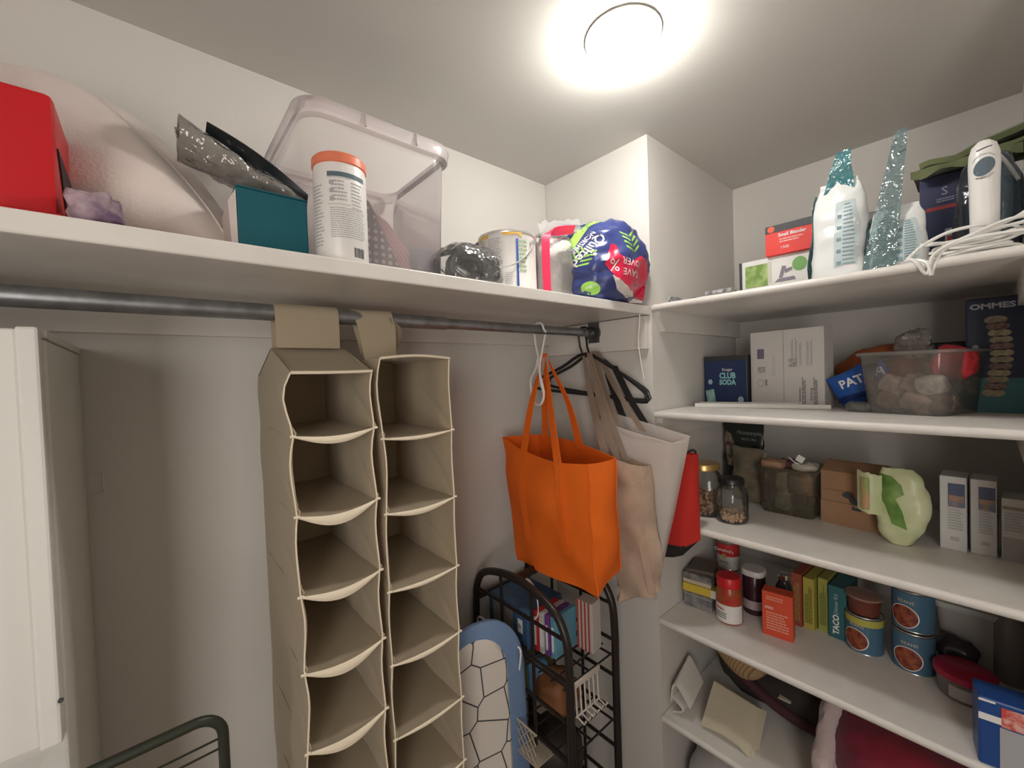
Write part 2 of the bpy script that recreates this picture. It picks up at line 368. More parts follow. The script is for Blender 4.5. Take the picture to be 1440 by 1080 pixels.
# ------------------------------------------------------------ hanging shoe organizers
def organizer(loc, wd, dp, zs, label, sag, tent, bow, strapx, strapw, seed):
    """zs: heights of the front corners from the top panel down. Local origin below the front centre."""
    t = thing('hanging_organizer', label, 'organizer', loc, group='hanging shoe organizers on the rod')
    r = random.Random(seed); zt = zs[0]; zb = zs[-1]; hw = wd/2
    def off(z, side):
        # bowing of the fabric edge between two shelf corners
        for i in range(len(zs)-1):
            if zs[i] >= z >= zs[i+1]:
                f = (zs[i]-z)/(zs[i]-zs[i+1]); rr = random.Random(seed*50+i*2+(side > 0))
                a = rr.uniform(.4, 1.0)*bow*(rr.choice((-1, 1)) if side < 0 else -1)
                if i == 0 and side < 0: a = bow*1.8
                return a*math.sin(PI*f)+.25*a*math.sin(2*PI*f)
        return 0
    nrow = (len(zs)-1)*6
    def crease(u, z):
        # slack folds in the cloth that run back and up from each shelf corner
        c = 0
        for i, q in enumerate(zs[1:-1]):
            d = z-(q+.006+(.30+.06*math.sin(i*2.1))*u-.35*u*u*.6); c += math.exp(-(d/.0075)**2)*max(0, 1-u/.75)
        return .0055*min(c, 1)
    def edge(z, side, v=0): return side*hw+(-side*0+side*abs(0))+off(z, side)*(1-.75*v)*(-1 if side < 0 else 1)
    for side in (-1, 1):
        g = G()
        g.grid(lambda u, v: (edge(zt+(zb-zt)*v, side, u)+noise.noise(Vector((u*4, v*9, seed+side)))*.004+crease(u, zt+(zb-zt)*v), u*dp, zt+(zb-zt)*v), 26, nrow*3)
        obj('side_panel', g, CANVAS, t, thick=.0025)
        obj('edge_piping', G().tube([(edge(zt+(zb-zt)*i/nrow, side), -.001, zt+(zb-zt)*i/nrow) for i in range(nrow+1)], .0016, 6), CANVASL, t)
    obj('back_panel', G().grid and (lambda g: (g.grid(lambda u, v: (-hw+wd*u, dp+.004*math.sin(7*v), zt+(zb-zt)*v), 4, nrow), g)[1])(G()), CANVAS, t, thick=.002)
    for i, z in enumerate(zs[1:]):
        s_ = sag*r.uniform(.75, 1.2)*(0.75 if i == 0 else 1)
        g = G(); g.grid(lambda u, v: (-hw+wd*u, v*dp, z-s_*math.sin(PI*u)*(1-.8*v)*.55), 12, 6)
        sh = obj('shelf', g, CANVAS, t, thick=.003)
        g = G(); g.grid(lambda u, v: (-hw+wd*u, -.0015-.003*math.sin(PI*v), z+.001-s_*math.sin(PI*u)*(.42+.58*v)-.0035*v), 14, 3)
        obj('shelf_lip', g, CANVASL, sh, thick=.002)
        for q in (-1, 1): obj('corner_tab', G().tube([(q*(hw+.006), -.002, z), (q*(hw-.004), -.002, z)], .0026, 6), CANVASL, sh)
    # top panel: slopes from the rod down to the front edge when tented
    ry = RY-loc[1]; rz = RZ-loc[2]
    if tent:
        g = G(); g.grid(lambda u, v: (-hw+wd*u+strapx*.2*v, ry*v-.002, zt+(rz-.075-zt)*v-.006*math.sin(PI*v)), 8, 6)
        g.grid(lambda u, v: (-hw+wd*u, ry+(dp-ry)*v, (rz-.075)+(zt-rz+.075)*v), 6, 4)
    else:
        g = G(); g.grid(lambda u, v: (-hw+wd*u, dp*v-.002, zt+.006*math.sin(PI*u)), 8, 6)
    obj('top_panel', g, CANVAS, t, thick=.003)
    obj('edge_piping', G().tube([(-hw+wd*u/10, -.003, zt+(.006 if not tent else -.001)*math.sin(PI*u/10)) for u in range(11)], .0032, 6), CANVASL, t)
    if tent:
        for s2 in (-1, 1):
            g = G(); g.prism([(s2*hw, 0, zt), (s2*(hw), ry, rz-.075), (s2*hw, dp, zt)], (.001, 0, 0)); obj('top_gusset', g, CANVAS, t, smooth=False)
    # strap over the rod
    zlow = (rz-.075) if tent else zt
    R_ = .0205; n = 10; tw = 0 if tent else .012
    pts = [(strapx, ry-R_-(0 if tent else .03), zlow)]+[(strapx+tw*.5, ry-R_*1.05, rz-.02)]+[(strapx, ry-R_*math.cos(PI*i/n), rz+R_*math.sin(PI*i/n)) for i in range(n+1)]+[(strapx+tw, ry+R_*1.1, rz-.02), (strapx+tw*2, ry+R_+.004, zlow)]
    g = G(); g.ribbon(pts, [Vector((strapw*(.8 if (not tent and q in (0, len(pts)-1)) else 1), (.0 if tent else -.01), 0)) for q in range(len(pts))])
    st = obj('hanging_strap', g, CANVAS, t, thick=.003)
    if not tent:
        g = G(); g.ribbon([(strapx+.045, ry-.022, rz+.0), (strapx+.062, ry-.012, rz-.03), (strapx+.045, ry-.02, rz-.075), (strapx+.02, ry-.03, rz-.09)], Vector((.03, .02, 0)), smooth=4)
        obj('strap_fold', g, CANVAS, st, thick=.002)
    return t
zs1 = [1.657, 1.540, 1.392, 1.243, 1.098, .949, .80, .652, .505]
organizer((.268, .835, .50), .152, .30, [z-.5 for z in zs1], 'left beige canvas hanging organizer, nearer the white cabinet', .030, True, .007, -.005, .128, 3)
zs2 = [1.684, 1.512, 1.35, 1.181, 1.02, .857, .70, .54]
organizer((.455, .85, .50), .172, .30, [z-.5 for z in zs2], 'right beige canvas hanging organizer, beside the orange bag', .014, False, .005, -.045, .09, 8)

# ------------------------------------------------------------ bags and hangers on the rod
def tote(t, name, m, top, bot, bulge=.02, nz=10, per=9, seed=1, amp=.006, sc=9, thick=.0015, rimdrop=None, bottom=True):
    """open sack: top and bottom are 4 corners each (front-left, front-right, back-right, back-left)"""
    top = [Vector(p) for p in top]; bot = [Vector(p) for p in bot]
    def P(u, v):
        k = int(u*4) % 4; f = u*4-int(u*4)
        a = top[k].lerp(top[(k+1) % 4], f); b = bot[k].lerp(bot[(k+1) % 4], f)
        if rimdrop: a = a-Vector((0, 0, rimdrop[k]*math.sin(PI*f)))
        p = a.lerp(b, v); e = (top[(k+1) % 4]-top[k]); nrm = Vector((e.y, -e.x, 0)).normalized()
        p += nrm*bulge*math.sin(PI*f)*math.sin(PI*min(1, v*1.1))
        q = p*sc+Vector((seed, seed*2, 0)); p += nrm*noise.noise(q)*amp*(.3+v)+nrm*(1-2*abs(noise.noise(q*.8+Vector((5, 1, 2)))))*amp*.5
        return p
    g = G(); rows = g.grid(P, per*4, nz, closed=True)
    if bottom:
        c = sum((r.co for r in rows[-1]), Vector())/len(rows[-1]); cv = g.bm.verts.new(c-Vector((0, 0, .004))); L_ = rows[-1]
        for i in range(len(L_)): g.bm.faces.new([L_[i], L_[(i+1) % len(L_)], cv])
    return obj(name, g, m, t, thick=thick), P
ORANGE = mat('orange_fabric', (1.0, .20, .015), .75, bump=.3, bscale=700, trans=.22)
ox, oy, oz = 1.0, .97, .98
def L(*p): return tuple(Vector(p)-Vector((ox, oy, oz)))
t = thing('tote_bag', 'bright orange fabric shopping bag hanging on the white hook', 'bag', (ox, oy, oz))
otop = [L(.955, 1.155, 1.415), L(.935, .765, 1.375), L(1.085, .775, 1.368), L(1.10, 1.12, 1.41)]
obot = [L(.955, 1.10, .985), L(.93, .735, 1.00), L(1.08, .765, 1.02), L(1.10, 1.08, 1.0)]
body, OP = tote(t, 'bag_body', ORANGE, otop, obot, bulge=.024, nz=24, per=14, seed=3, amp=.016, sc=8, rimdrop=[.028, .004, -.012, 0])
# pinched seams down the corners and sewn straps on the faces
for u in (.25, .5):
    obj('corner_seam', G().tube([OP(u, i/14)+Vector((-.001, -.003, 0)) for i in range(15)], .0022, 6), ORANGE, body)
def nfront(p): return p+Vector((-.0035, 0, 0))
for u0 in (.075, .185):
    g = G(); pts = [nfront(OP(u0, i/16)) for i in range(0, 13)]
    g.ribbon(pts, [Vector((0, .026, 0))]*len(pts)); obj('sewn_strap', g, ORANGE, body, thick=.0015)
apex = Vector(L(.985, .962, 1.702))
for nm, ua, ub, xo in (('front_handle', .075, .185, 0), ('rear_handle', .72, .60, 0)):
    A, B = nfront(OP(ua, 0)), nfront(OP(ub, 0)); side = .004 if nm[0] == 'r' else -.004
    g = G(); pts = [A-Vector((0, 0, .015)), A.lerp(apex, .45)+Vector((side, .008, 0)), A.lerp(apex, .85)+Vector((side, .004, 0)), apex+Vector((side, .0, .004)),
                    B.lerp(apex, .85)+Vector((side, -.004, 0)), B.lerp(apex, .45)+Vector((side*3, -.008, 0)), B-Vector((0, 0, .015))]
    ws = [Vector((0, .03, 0)), Vector((0, .026, .004)), Vector((.004, .012, .0)), Vector((.010, .003, .0)), Vector((.004, .014, 0)), Vector((.004, .028, .004)), Vector((0, .032, 0))]
    obj(nm, g.ribbon(pts, ws, smooth=5), ORANGE, t, thick=.002)
# paper inside the orange bag
g = G(); g.grid(lambda u, v: (.96+.11*v, .80+.26*u, 1.31+.05*noise.noise(Vector((u*4, v*3, 2)))), 12, 6)
t2 = tag(obj('folded_bag', g, mat('brown_paper', (.30, .16, .07), .8), thick=.003), 'brown bundle lying inside the orange bag', 'bag')
# white loop hanger
t = thing('plastic_hanger', 'white plastic hanger seen edge-on on the rod, holding the orange bag', 'hanger', (.985, RY, RZ))
g = G(); r_ = .0225
pts = [(0.004, -.030, -.012)]+[(0, -r_*math.cos(a), r_*math.sin(a)) for a in [PI*i/8 for i in range(9)]]+[(-.002, .014, -.055), (-.004, .002, -.09)]
obj('hook', g.tube(pts, .0035, 8), WHITEP, t)
g = G(); g.tube([(-.004, .002, -.09), (.0, .020, -.13), (.012, .058, -.165), (.014, .062, -.20), (-.004, .035, -.235), (-.016, .004, -.25), (-.022, -.024, -.245), (-.02, -.034, -.21), (-.015, -.012, -.14), (-.006, .0, -.095)], .0042, 8, smooth=4)
obj('loop', g, WHITEP, t)
g = G(); g.tube([(-.02, -.034, -.215), (-.022, -.022, -.165), (-.018, -.02, -.11), (.0, -.03, -.02)], .0035, 8, smooth=4); obj('inner_arm', g, WHITEP, t)
# black hangers
def hanger(loc, rz, label, tilt):
    t = thing('clothes_hanger', label, 'hanger', loc, rz, group='black plastic hangers on the rod')
    t.rotation_euler = (tilt, 0, rz); r = .0062
    hk = [(0, -.026, -.012)]+[(0, -.0235*math.cos(a), .0235*math.sin(a)) for a in [PI*i/8 for i in range(9)]]+[(0, .012, -.05), (0, .0, -.075)]
    obj('hook', G().tube(hk, .004, 8), BLACKP, t)
    w_ = .222
    c0 = -.028; fr = [(0, 0, -.075), (0, -w_*.5, -.13), (0, -w_+.012, -.182), (0, -w_-.004, -.202), (0, -w_+.01, -.222), (0, 0, -.224), (0, w_-.01, -.222), (0, w_+.004, -.202), (0, w_-.012, -.182), (0, w_*.5, -.13)]
    fr = [(a, b+(c0 if abs(b) > .01 else c0*.5), c) for a, b, c in fr]
    obj('frame', G().tube(fr, r, 8, closed=True, smooth=4), BLACKP, t)
    return t
hanger((1.256, RY-.004, RZ-.004), .0, 'black plastic hanger nearest the end wall, its tip sticking out over the white bag', .13)
hanger((1.215, RY-.004, RZ-.004), .22, 'black plastic hanger behind the beige straps, one step nearer than the other black one', .10)
# sheer white tote
SHEER = clear('sheer_white_plastic', (1, .97, .94), .62, (.93, .88, .85), rough=.3, bump=.3, bscale=12, gloss=.5)
t = thing('tote_bag', 'translucent white plastic tote bag between the canvas bag and the red one', 'bag', (1.2, .75, .88))
def L(*p): return tuple(Vector(p)-Vector((1.2, .75, .88)))
tote(t, 'bag_body', SHEER, [L(1.184, .905, 1.466), L(1.186, .635, 1.414), L(1.235, .60, 1.432), L(1.245, .88, 1.488)], [L(1.19, .885, .90), L(1.20, .725, .885), L(1.225, .722, .885), L(1.225, .87, .90)], bulge=.012, nz=12, per=7, seed=9, amp=.010, sc=7)
g = G(); g.tube([L(1.184, .905, 1.466), L(1.174, .77, 1.440), L(1.186, .635, 1.414), L(1.21, .608, 1.420), L(1.235, .60, 1.432), L(1.250, .75, 1.460), L(1.245, .88, 1.488)], .0018, 6); obj('rim', g, SHEER, t)
STRAPM = clear('sheer_strap', (.95, .85, .75), .75, (.45, .36, .29), rough=.5, gloss=.2)
for k, (a, b) in enumerate((((1.19, .83, 1.46), (1.235, .955, 1.715)), ((1.20, .74, 1.44), (1.24, .945, 1.715)))):
    g = G(); g.ribbon([L(*a), tuple(Vector(L(*a)).lerp(Vector(L(*b)), .5)+Vector((0, .01, 0))), L(*b)], Vector((0, .026, .004)), smooth=4); obj('handle', g, STRAPM, t, thick=.0012)
# canvas tote, narrow and folded
LINEN = mat('natural_cotton', (.62, .47, .36), .9, bump=.3, bscale=300, var=.12, vscale=20, trans=.25)
t = thing('tote_bag', 'crumpled natural cotton tote bag hanging folded beside the orange bag', 'bag', (1.15, .75, .86))
def L(*p): return tuple(Vector(p)-Vector((1.15, .75, .86)))
tote(t, 'bag_body', LINEN, [L(1.115, .85, 1.37), L(1.13, .715, 1.345), L(1.175, .70, 1.34), L(1.17, .85, 1.37)], [L(1.12, .79, .895), L(1.125, .672, .955), L(1.16, .668, .965), L(1.17, .77, .90)], bulge=.008, nz=18, per=7, seed=21, amp=.030, sc=12)
g = G(); g.ribbon([L(1.128, .70, 1.345), L(1.122, .71, 1.2), L(1.122, .70, 1.08), L(1.122, .675, .96)], Vector((-.006, .022, 0)), smooth=4); obj('front_fold', g, LINEN, t, thick=.003)
for k, (a, b, w_) in enumerate((((1.13, .84, 1.36), (1.21, .985, 1.70), .030), ((1.14, .80, 1.35), (1.212, .965, 1.71), .028), ((1.15, .775, 1.35), (1.215, .955, 1.71), .024))):
    g = G(); g.ribbon([L(*a), tuple(Vector(L(*a)).lerp(Vector(L(*b)), .5)+Vector((0, .004, -.01))), L(*b)], [Vector((0, w_, 0)), Vector((0, w_, .004)), Vector((0, w_*.4, .003))], smooth=4)
    obj('handle', g, mat('taupe_webbing', (.33, .25, .19), .9, bump=.2, bscale=300, trans=.15), t, thick=.0015)
# red bag with black base
t = thing('tote_bag', 'red fabric bag with a black base, half hidden behind the sheer one', 'bag', (1.27, .68, 1.04))
def L(*p): return tuple(Vector(p)-Vector((1.27, .68, 1.04)))
REDF = mat('red_fabric', (.58, .028, .02), .8, bump=.2, bscale=300, trans=.15)
tote(t, 'bag_body', REDF, [L(1.25, .80, 1.39), L(1.255, .61, 1.372), L(1.285, .60, 1.37), L(1.285, .74, 1.39)], [L(1.25, .80, 1.06), L(1.255, .635, 1.075), L(1.285, .600, 1.10), L(1.285, .74, 1.06)], bulge=.006, seed=5, amp=.004)
g = G(); g.hexa([L(1.248, .80, 1.0), L(1.253, .675, 1.03), L(1.288, .66, 1.03), L(1.288, .74, 1.0), L(1.248, .80, 1.065), L(1.253, .632, 1.078), L(1.288, .598, 1.103), L(1.288, .74, 1.065)])
obj('base', g, mat('black_fabric', (.02, .018, .017), .85), t, smooth=False)
g = G(); g.tube([L(1.26, .63, 1.372), L(1.27, .61, 1.385), L(1.28, .605, 1.375)], .004, 6, smooth=3); obj('rim_tab', g, MATS['black_fabric'], t)
for a, b in (((1.25, .80, 1.39), (1.24, .90, 1.63)), ((1.27, .72, 1.39), (1.235, .87, 1.66))):
    g = G(); g.ribbon([L(*a), tuple(Vector(L(*a)).lerp(Vector(L(*b)), .5)+Vector((0, .006, -.01))), L(*b)], Vector((0, .030, .004)), smooth=3); obj('handle', g, MATS['black_fabric'], t, thick=.002)
g = G(); g.tube([(1.24, .765, 1.828), (1.238, .765, 1.80), (1.232, .768, 1.74), (1.236, .766, 1.69), (1.242, .762, 1.64), (1.245, .758, 1.61)], .0016, 6, smooth=4)
tag(obj('string', g, WHITEP), 'thin white cord dangling from the underside of the long shelf', 'cord')

# ------------------------------------------------------------ things on the long closet shelf
REDP = mat('red_plastic', (.55, .012, .018), .35, bump=.08, bscale=50)
t = thing('storage_crate', 'red plastic crate at the left end of the long shelf', 'crate', (-.23, .925, T0))
g = G(); g.box((0, 0, .089), (.292, .21, .178), bev=.008); obj('body', g, REDP, t)
g = G(); g.box((0, 0, .010), (.300, .218, .018), bev=.004); obj('base_lip', g, REDP, t)
for xx in (.055, -.03): obj('ridge', G().box((xx, -.107, .085), (.01, .008, .13), bev=.002), REDP, t)
g = G(); g.prism([(.1465, -.095, .11), (.1465, .09, .10), (.1465, .095, .022), (.1465, -.03, .022)], (.0015, 0, 0)); obj('opening_shade', g, mat('hollow_shade', (.05, .035, .04), .8), t, smooth=False)  # dark panel laid on the side, painted as the shade inside an opening
# pillow
PIL = mat('cream_fleece', (.76, .68, .64), .95, bump=.25, bscale=200, c2=(.70, .60, .57), vscale=5, sheen=.3)
def pillow(wd, ht, th, half):
    g = G()
    def fn(u, v):
        x, y = 2*u-1, 2*v-1
        k = max(0, (1-abs(x)**2.6)*(1-abs(y)**2.6))**.5
        pin = 1-.07*(1-max(abs(x), abs(y)))-(.0)
        bow = .06
        return (x*wd/2*(1-bow*(1-y*y)*abs(x)), y*ht/2*(1-bow*(1-x*x)*abs(y)), half*th*k*(1+.12*noise.noise(Vector((x*2, y*2, half)))))
    g.grid(fn, 20, 20); return g
t = thing('throw_pillow', 'large cream fleece pillow leaning behind the red crate', 'pillow', (-.08, 1.08, T0))
PC = [Vector(p) for p in ((.150, .955, 1.872), (-.060, 1.06, 2.185), (-.38, 1.15, 2.15), (-.36, 1.14, 1.872))]
def pil_base(u, v):
    a = PC[0].lerp(PC[3], u); b = PC[1].lerp(PC[2], u); p = a.lerp(b, v)
    x, y = 2*u-1, 2*v-1; k = max(0, (1-abs(x)**2.8)*(1-abs(y)**2.8))**.5
    c = a.lerp(b, .5)
    p = p.lerp((PC[0]+PC[1]+PC[2]+PC[3])/4, .06*(abs(x)*abs(y))**3)
    p.x += .022*math.sin(PI*v)*(1-u)
    return p, k
pn = (PC[3]-PC[0]).cross(PC[1]-PC[0]).normalized()
if pn.y > 0: pn = -pn
for hf, nm in ((1, 'front_cover'), (-1, 'back_cover')):
    g = G()
    def fn(u, v):
        p, k = pil_base(u, v); q = p+pn*hf*(.082 if hf > 0 else .070)*k*(1+.35*noise.noise(p*9))+Vector((.095*k*(1-u) if hf < 0 else 0, 0, (.02 if hf > 0 else .055)*k*v))
        if hf > 0: q += pn*.012*(1-2*abs(noise.noise(p*7)))*k
        q.z = max(q.z, T0+.001); q.y = min(q.y, WA-.002); return q-Vector((-.08, 1.08, T0))
    g.grid(fn, 26, 22); obj(nm, g, PIL, t)
pts = [pil_base(0, i/20)[0] for i in range(21)]+[pil_base(i/20, 1)[0] for i in range(1, 21)]
obj('seam', G().tube([p-Vector((-.08, 1.08, T0)) for p in pts], .0028, 6), PIL, t)
# see-through wrap with lilac cloth between crate and pillow
def pouchgrid(wd, ht, th, seed=1, amp=.01, sc=9, nu=28, nv=22, top='flat', waist=0):
    """standing filled pouch: closed ellipse at the bottom, pinched flat on top. z up from 0"""
    g = G()
    def fn(u, v):
        a = 2*PI*u; s = (1-v**2.2) if top == 'flat' else (1-(2*v-1)**2)**.5
        s = max(s, .06); r = th/2*s*(.75+.25*math.sin(PI*min(1, v*2+.3)))
        k = 1-waist*math.sin(PI*v)
        c, s_ = math.cos(a), math.sin(a)
        return (wd/2*k*math.copysign(abs(c)**.8, c), r*math.copysign(abs(s_)**.8, s_), ht*v)
    rows = g.grid(fn, nu, nv, closed=True); g.bm.faces.new(rows[0][::-1]); g.bm.faces.new(rows[-1])
    crumple(g, amp, sc, seed, keepz=.0005); return g
def blob(rx, ry, rz, seed=1, amp=.01, sc=12, p=.8, nu=32, nv=18):
    g = G()
    def fn(u, v):
        a = 2*PI*u; b = PI*(min(max(v, .001), .999))-PI/2; cb = abs(math.cos(b))**p; sb = math.sin(b)
        c, s = math.cos(a), math.sin(a)
        return (rx*cb*math.copysign(abs(c)**p, c), ry*cb*math.copysign(abs(s)**p, s), rz+rz*math.copysign(abs(sb)**p, sb))
    rows = g.grid(fn, nu, nv, closed=True); g.bm.faces.new(rows[0][::-1]); g.bm.faces.new(rows[-1])
    crumple(g, amp, sc, seed, keepz=.0005); return g
PLASTIC = clear('clear_film', (1, 1, 1), .10, (.85, .85, .86), rough=.06, bump=1, bscale=14, gloss=2.2)
g = blob(.026, .03, .024, 4, .014, 30); o = obj('folded_cloth', g, mat('lilac_cloth', (.13, .08, .14), .9, c2=(.48, .36, .40), vscale=25)); o.location = (-.050, .815, T0)
tag(o, 'lilac cloth in a wad between the red crate and the pillow', 'cloth')
# grey pouch with dark flap on the teal box
t = thing('plastic_pouch', 'crinkled grey plastic pouch with a black edge, lying on the teal box', 'bag', (.16, .97, T0+.13))
g = G()
def fn(u, v):
    x = -.105+.20*u; a = 2*PI*v; th = .045*(1-.55*u); z = .100-.085*u
    return (x, .0+.05*math.cos(a), z+th*math.sin(a)*(.75)+.004)
g.grid(lambda u, v: fn(v, u), 24, 22, closed=True); crumple(g, .007, 22, 8)
GREYF = clear('grey_film', (.75, .73, .70), .70, (.50, .47, .43), rough=.12, bump=1, bscale=25, gloss=2.5)
obj('film', g, GREYF, t, thick=.0008)
g = G(); g.grid(lambda u, v: (-.065+.165*u, -.052+.02*v, .124-.088*u-.030*u*v+.010*math.sin(PI*u)-.008*v), 12, 3); obj('black_edge', g, mat('black_gloss', (.012, .015, .018), .2), t, thick=.004)
g = G(); g.grid(lambda u, v: (-.108+.05*u, -.035+.06*v, .085+.05*v-.03*u+.01*noise.noise(Vector((u*5, v*5, 0)))), 8, 8); obj('crimped_end', g, GREYF, t, thick=.002)
# teal box
t = thing('gift_box', 'plain dark teal cardboard box standing beside the white canister', 'box', (.183, .945, T0))
TEAL = mat('teal_card', (.008, .115, .15), .55, bump=.03)
g = G(); g.box((0, -.0, .064), (.115, .17, .126), bev=.002); obj('carton', g, TEAL, t, smooth=False)
g = G(); g.box((0, 0, .129), (.116, .171, .003), bev=.001); obj('lid_flap', g, TEAL, t, smooth=False)
g = G(); g.hexa([(-.066, -.082, 0), (-.058, -.086, 0), (-.058, .08, 0), (-.062, .08, 0), (-.070, -.082, .10), (-.0585, -.086, .122), (-.0585, .08, .122), (-.064, .08, .11)])
tag(obj('paper_sleeve', g, mat('pale_card', (.62, .55, .52), .7), smooth=False), 'narrow pale card sleeve against the left side of the teal box', 'card').location = (.183, .945, T0)
# canister of wipes
t = thing('wipes_canister', 'white wipes canister with an orange lid ring at the shelf edge', 'canister', (.293, .828, T0), math.radians(-8))
g = G(); g.lathe([(.001, 0), (.045, 0), (.048, .004), (.048, .178), (.047, .182), (.047, .186)], 40, cap=False); obj('body', g, mat('canister_white', (.80, .78, .76), .35), t)
g = G(); g.lathe([(.047, .184), (.0495, .186), (.0495, .200), (.046, .204), (.03, .2045), (.001, .2045)], 40, cap=False); obj('lid', g, mat('coral_lid', (.80, .22, .12), .4), t)
def wrap(name, m, parent, r, a0, a1, z0, z1, t_=.0006):
    g = G(); n = max(2, int(abs(a1-a0)/8)); g.grid(lambda u, v: ((r)*math.cos(math.radians(a0+(a1-a0)*u)), (r)*math.sin(math.radians(a0+(a1-a0)*u)), z0+(z1-z0)*v), n, 1)
    return obj(name, g, m, parent)
def wrap_lines(m, parent, r, a0, a1, z0, z1, n, seed=1, fill=.45, name='fine_print', ragged=.3):
    rr = random.Random(seed); g = G(); dz = (z1-z0)/n
    for i in range(n):
        a = a0; end = a1-(a1-a0)*ragged*rr.random()
        while a < end:
            b = min(a+rr.uniform(.06, .2)*(a1-a0), end); zc = z0+dz*(i+.5)
            k = max(1, int((b-a)/6)); g.grid(lambda u, v: (r*math.cos(math.radians(a+(b-a)*u)), r*math.sin(math.radians(a+(b-a)*u)), zc+dz*fill*(v-.5)), k, 1); a = b+1.2
    return obj(name, g, m, parent)
RC = .0484
lb = wrap('label_bar', mat('slate_ink', (.10, .15, .18), .6), t, RC, 232, 318, .157, .166)
wrap_lines(GREYINK, t, RC, 240, 275, .112, .152, 6, 3); wrap_lines(GREYINK, t, RC, 282, 312, .10, .152, 8, 4)
for z0 in (.142, .127, .112): wrap('pictogram', GREYINK, t, RC, 236, 246, z0, z0+.008)
for z0 in (.1545, .106): wrap('label_rule', GREYINK, t, RC*1.001, 232, 280, z0, z0+.001)
wrap_lines(GREYINK, t, RC, 236, 316, .045, .102, 14, 5, .4, ragged=.08); wrap_lines(GREYINK, t, RC, 190, 222, .03, .145, 18, 6, .4)
for i in range(9): wrap('barcode_bar', INK, t, RC, 284+i*3, 284+i*3+(1.6 if i % 3 else 2.3), .012, .030)
# clear storage bin
BINM = clear('milky_bin_plastic', (1, .98, .985), .26, (.88, .80, .82), rough=.15, gloss=.9)
t = thing('storage_bin', 'large empty-looking clear plastic bin with a thick rim on the long shelf', 'bin', (.417, 1.050, T0))
def ring(w_, d_, z, r, n=6):
    out = []
    for cx, cy, a0 in ((w_/2-r, d_/2-r, 0), (-w_/2+r, d_/2-r, 90), (-w_/2+r, -d_/2+r, 180), (w_/2-r, -d_/2+r, 270)):
        for i in range(n+1): a = math.radians(a0+90*i/n); out.append(Vector((cx+r*math.cos(a), cy+r*math.sin(a), z)))
    return out
def loft(rings, cap0=False, cap1=False):
    g = G(); R_ = [[g.bm.verts.new(p) for p in r] for r in rings]
    for a, b in zip(R_, R_[1:]):
        for i in range(len(a)): g.bm.faces.new([a[i], a[(i+1) % len(a)], b[(i+1) % len(a)], b[i]])
    if cap0: g.bm.faces.new(R_[0][::-1])
    if cap1: g.bm.faces.new(R_[-1])
    return g
obj('tub', loft([ring(.30, .29, .002, .03), ring(.31, .30, .012, .035), ring(.335, .33, .32, .045)], cap0=True), BINM, t)
obj('rim', loft([ring(.336, .331, .315, .045), ring(.36, .355, .319, .055), ring(.366, .361, .342, .055), ring(.36, .355, .350, .053), ring(.338, .333, .348, .046), ring(.334, .329, .335, .045)]), clear('milky_rim_plastic', (1, .97, .98), .62, (.88, .81, .82), rough=.15), t)
for xx in (-.05, .07): obj('rim_notch', G().box((xx, -.182, .334), (.004, .006, .028), bev=.001), MATS['milky_rim_plastic'], t)
# things inside the bin
t = thing('knit_sock', 'pink ribbed knit garment slumped inside the clear bin', 'garment', (.475, .945, T0+.016))
g = G(); g.hexa([(-.06, -.01, 0), (.098, -.01, 0), (.098, .045, 0), (-.06, .045, 0), (-.075, 0, .155), (-.03, 0, .135), (-.02, .04, .13), (-.075, .04, .150)])
bmesh.ops.subdivide_edges(g.bm, edges=g.bm.edges, cuts=9, use_grid_fill=True); crumple(g, .012, 10, 3, keepz=.0)
obj('ribbed_knit', g, checks('pink_rib', (.72, .50, .52), (.60, .38, .41), 45, 'WAVE'), t)
t = thing('spotted_cloth', 'grey cloth with pale dots folded behind the pink knit in the bin', 'cloth', (.43, .925, T0+.016))
g = G(); g.hexa([(-.06, -.012, 0), (.035, -.012, 0), (.035, .01, 0), (-.06, .01, 0), (-.065, -.008, .175), (-.045, -.008, .165), (-.03, .012, .14), (-.065, .012, .17)])
bmesh.ops.subdivide_edges(g.bm, edges=g.bm.edges, cuts=7, use_grid_fill=True); crumple(g, .008, 10, 5, keepz=.0); obj('dotted_fabric', g, checks('grey_dots', (.33, .30, .32), (.72, .68, .68), 60), t)
t = thing('plastic_bag', 'small bluish grey bag slumped in the right corner of the bin', 'bag', (.535, .975, T0+.016))
obj('film', blob(.042, .05, .05, 12, .012, 16), mat('blue_grey_film', (.42, .47, .52), .3, bump=.3, bscale=30), t)
# coiled hose in clear bag
t = thing('coiled_cable', 'shiny black coiled hose inside a clear plastic bag, beside the paint can', 'cable', (.63, .89, T0))
g = G(); rr = random.Random(4); BLKG = mat('black_rubber', (.035, .037, .04), .25)
for k in range(4):
    pts = []
    ph, tl = rr.uniform(0, 6), rr.uniform(-.2, .2)
    for i in range(24):
        a = 2*PI*i/24; pts.append((.052*math.cos(a)*(1-.1*k), -.022+.016*k+.012*math.sin(a*2+ph), .056+(.040-.004*k)*math.sin(a)+tl*.02*math.cos(a)))
    obj('coil', G().tube(pts, .0125, 10, closed=True), BLKG, t)
t = thing('plastic_bag', 'clear plastic bag wrapped round the black coiled hose', 'bag', (.63, .89, T0))
obj('film', blob(.09, .064, .058, 31, .014, 15, p=.75), PLASTIC, t)
g = G(); g.tube([(-.095, -.05, .006), (-.07, -.065, .004), (-.05, -.085, .002), (.0, -.11, .002)], .002, 6, smooth=3); obj('drawstring', g, WHITEP, t)
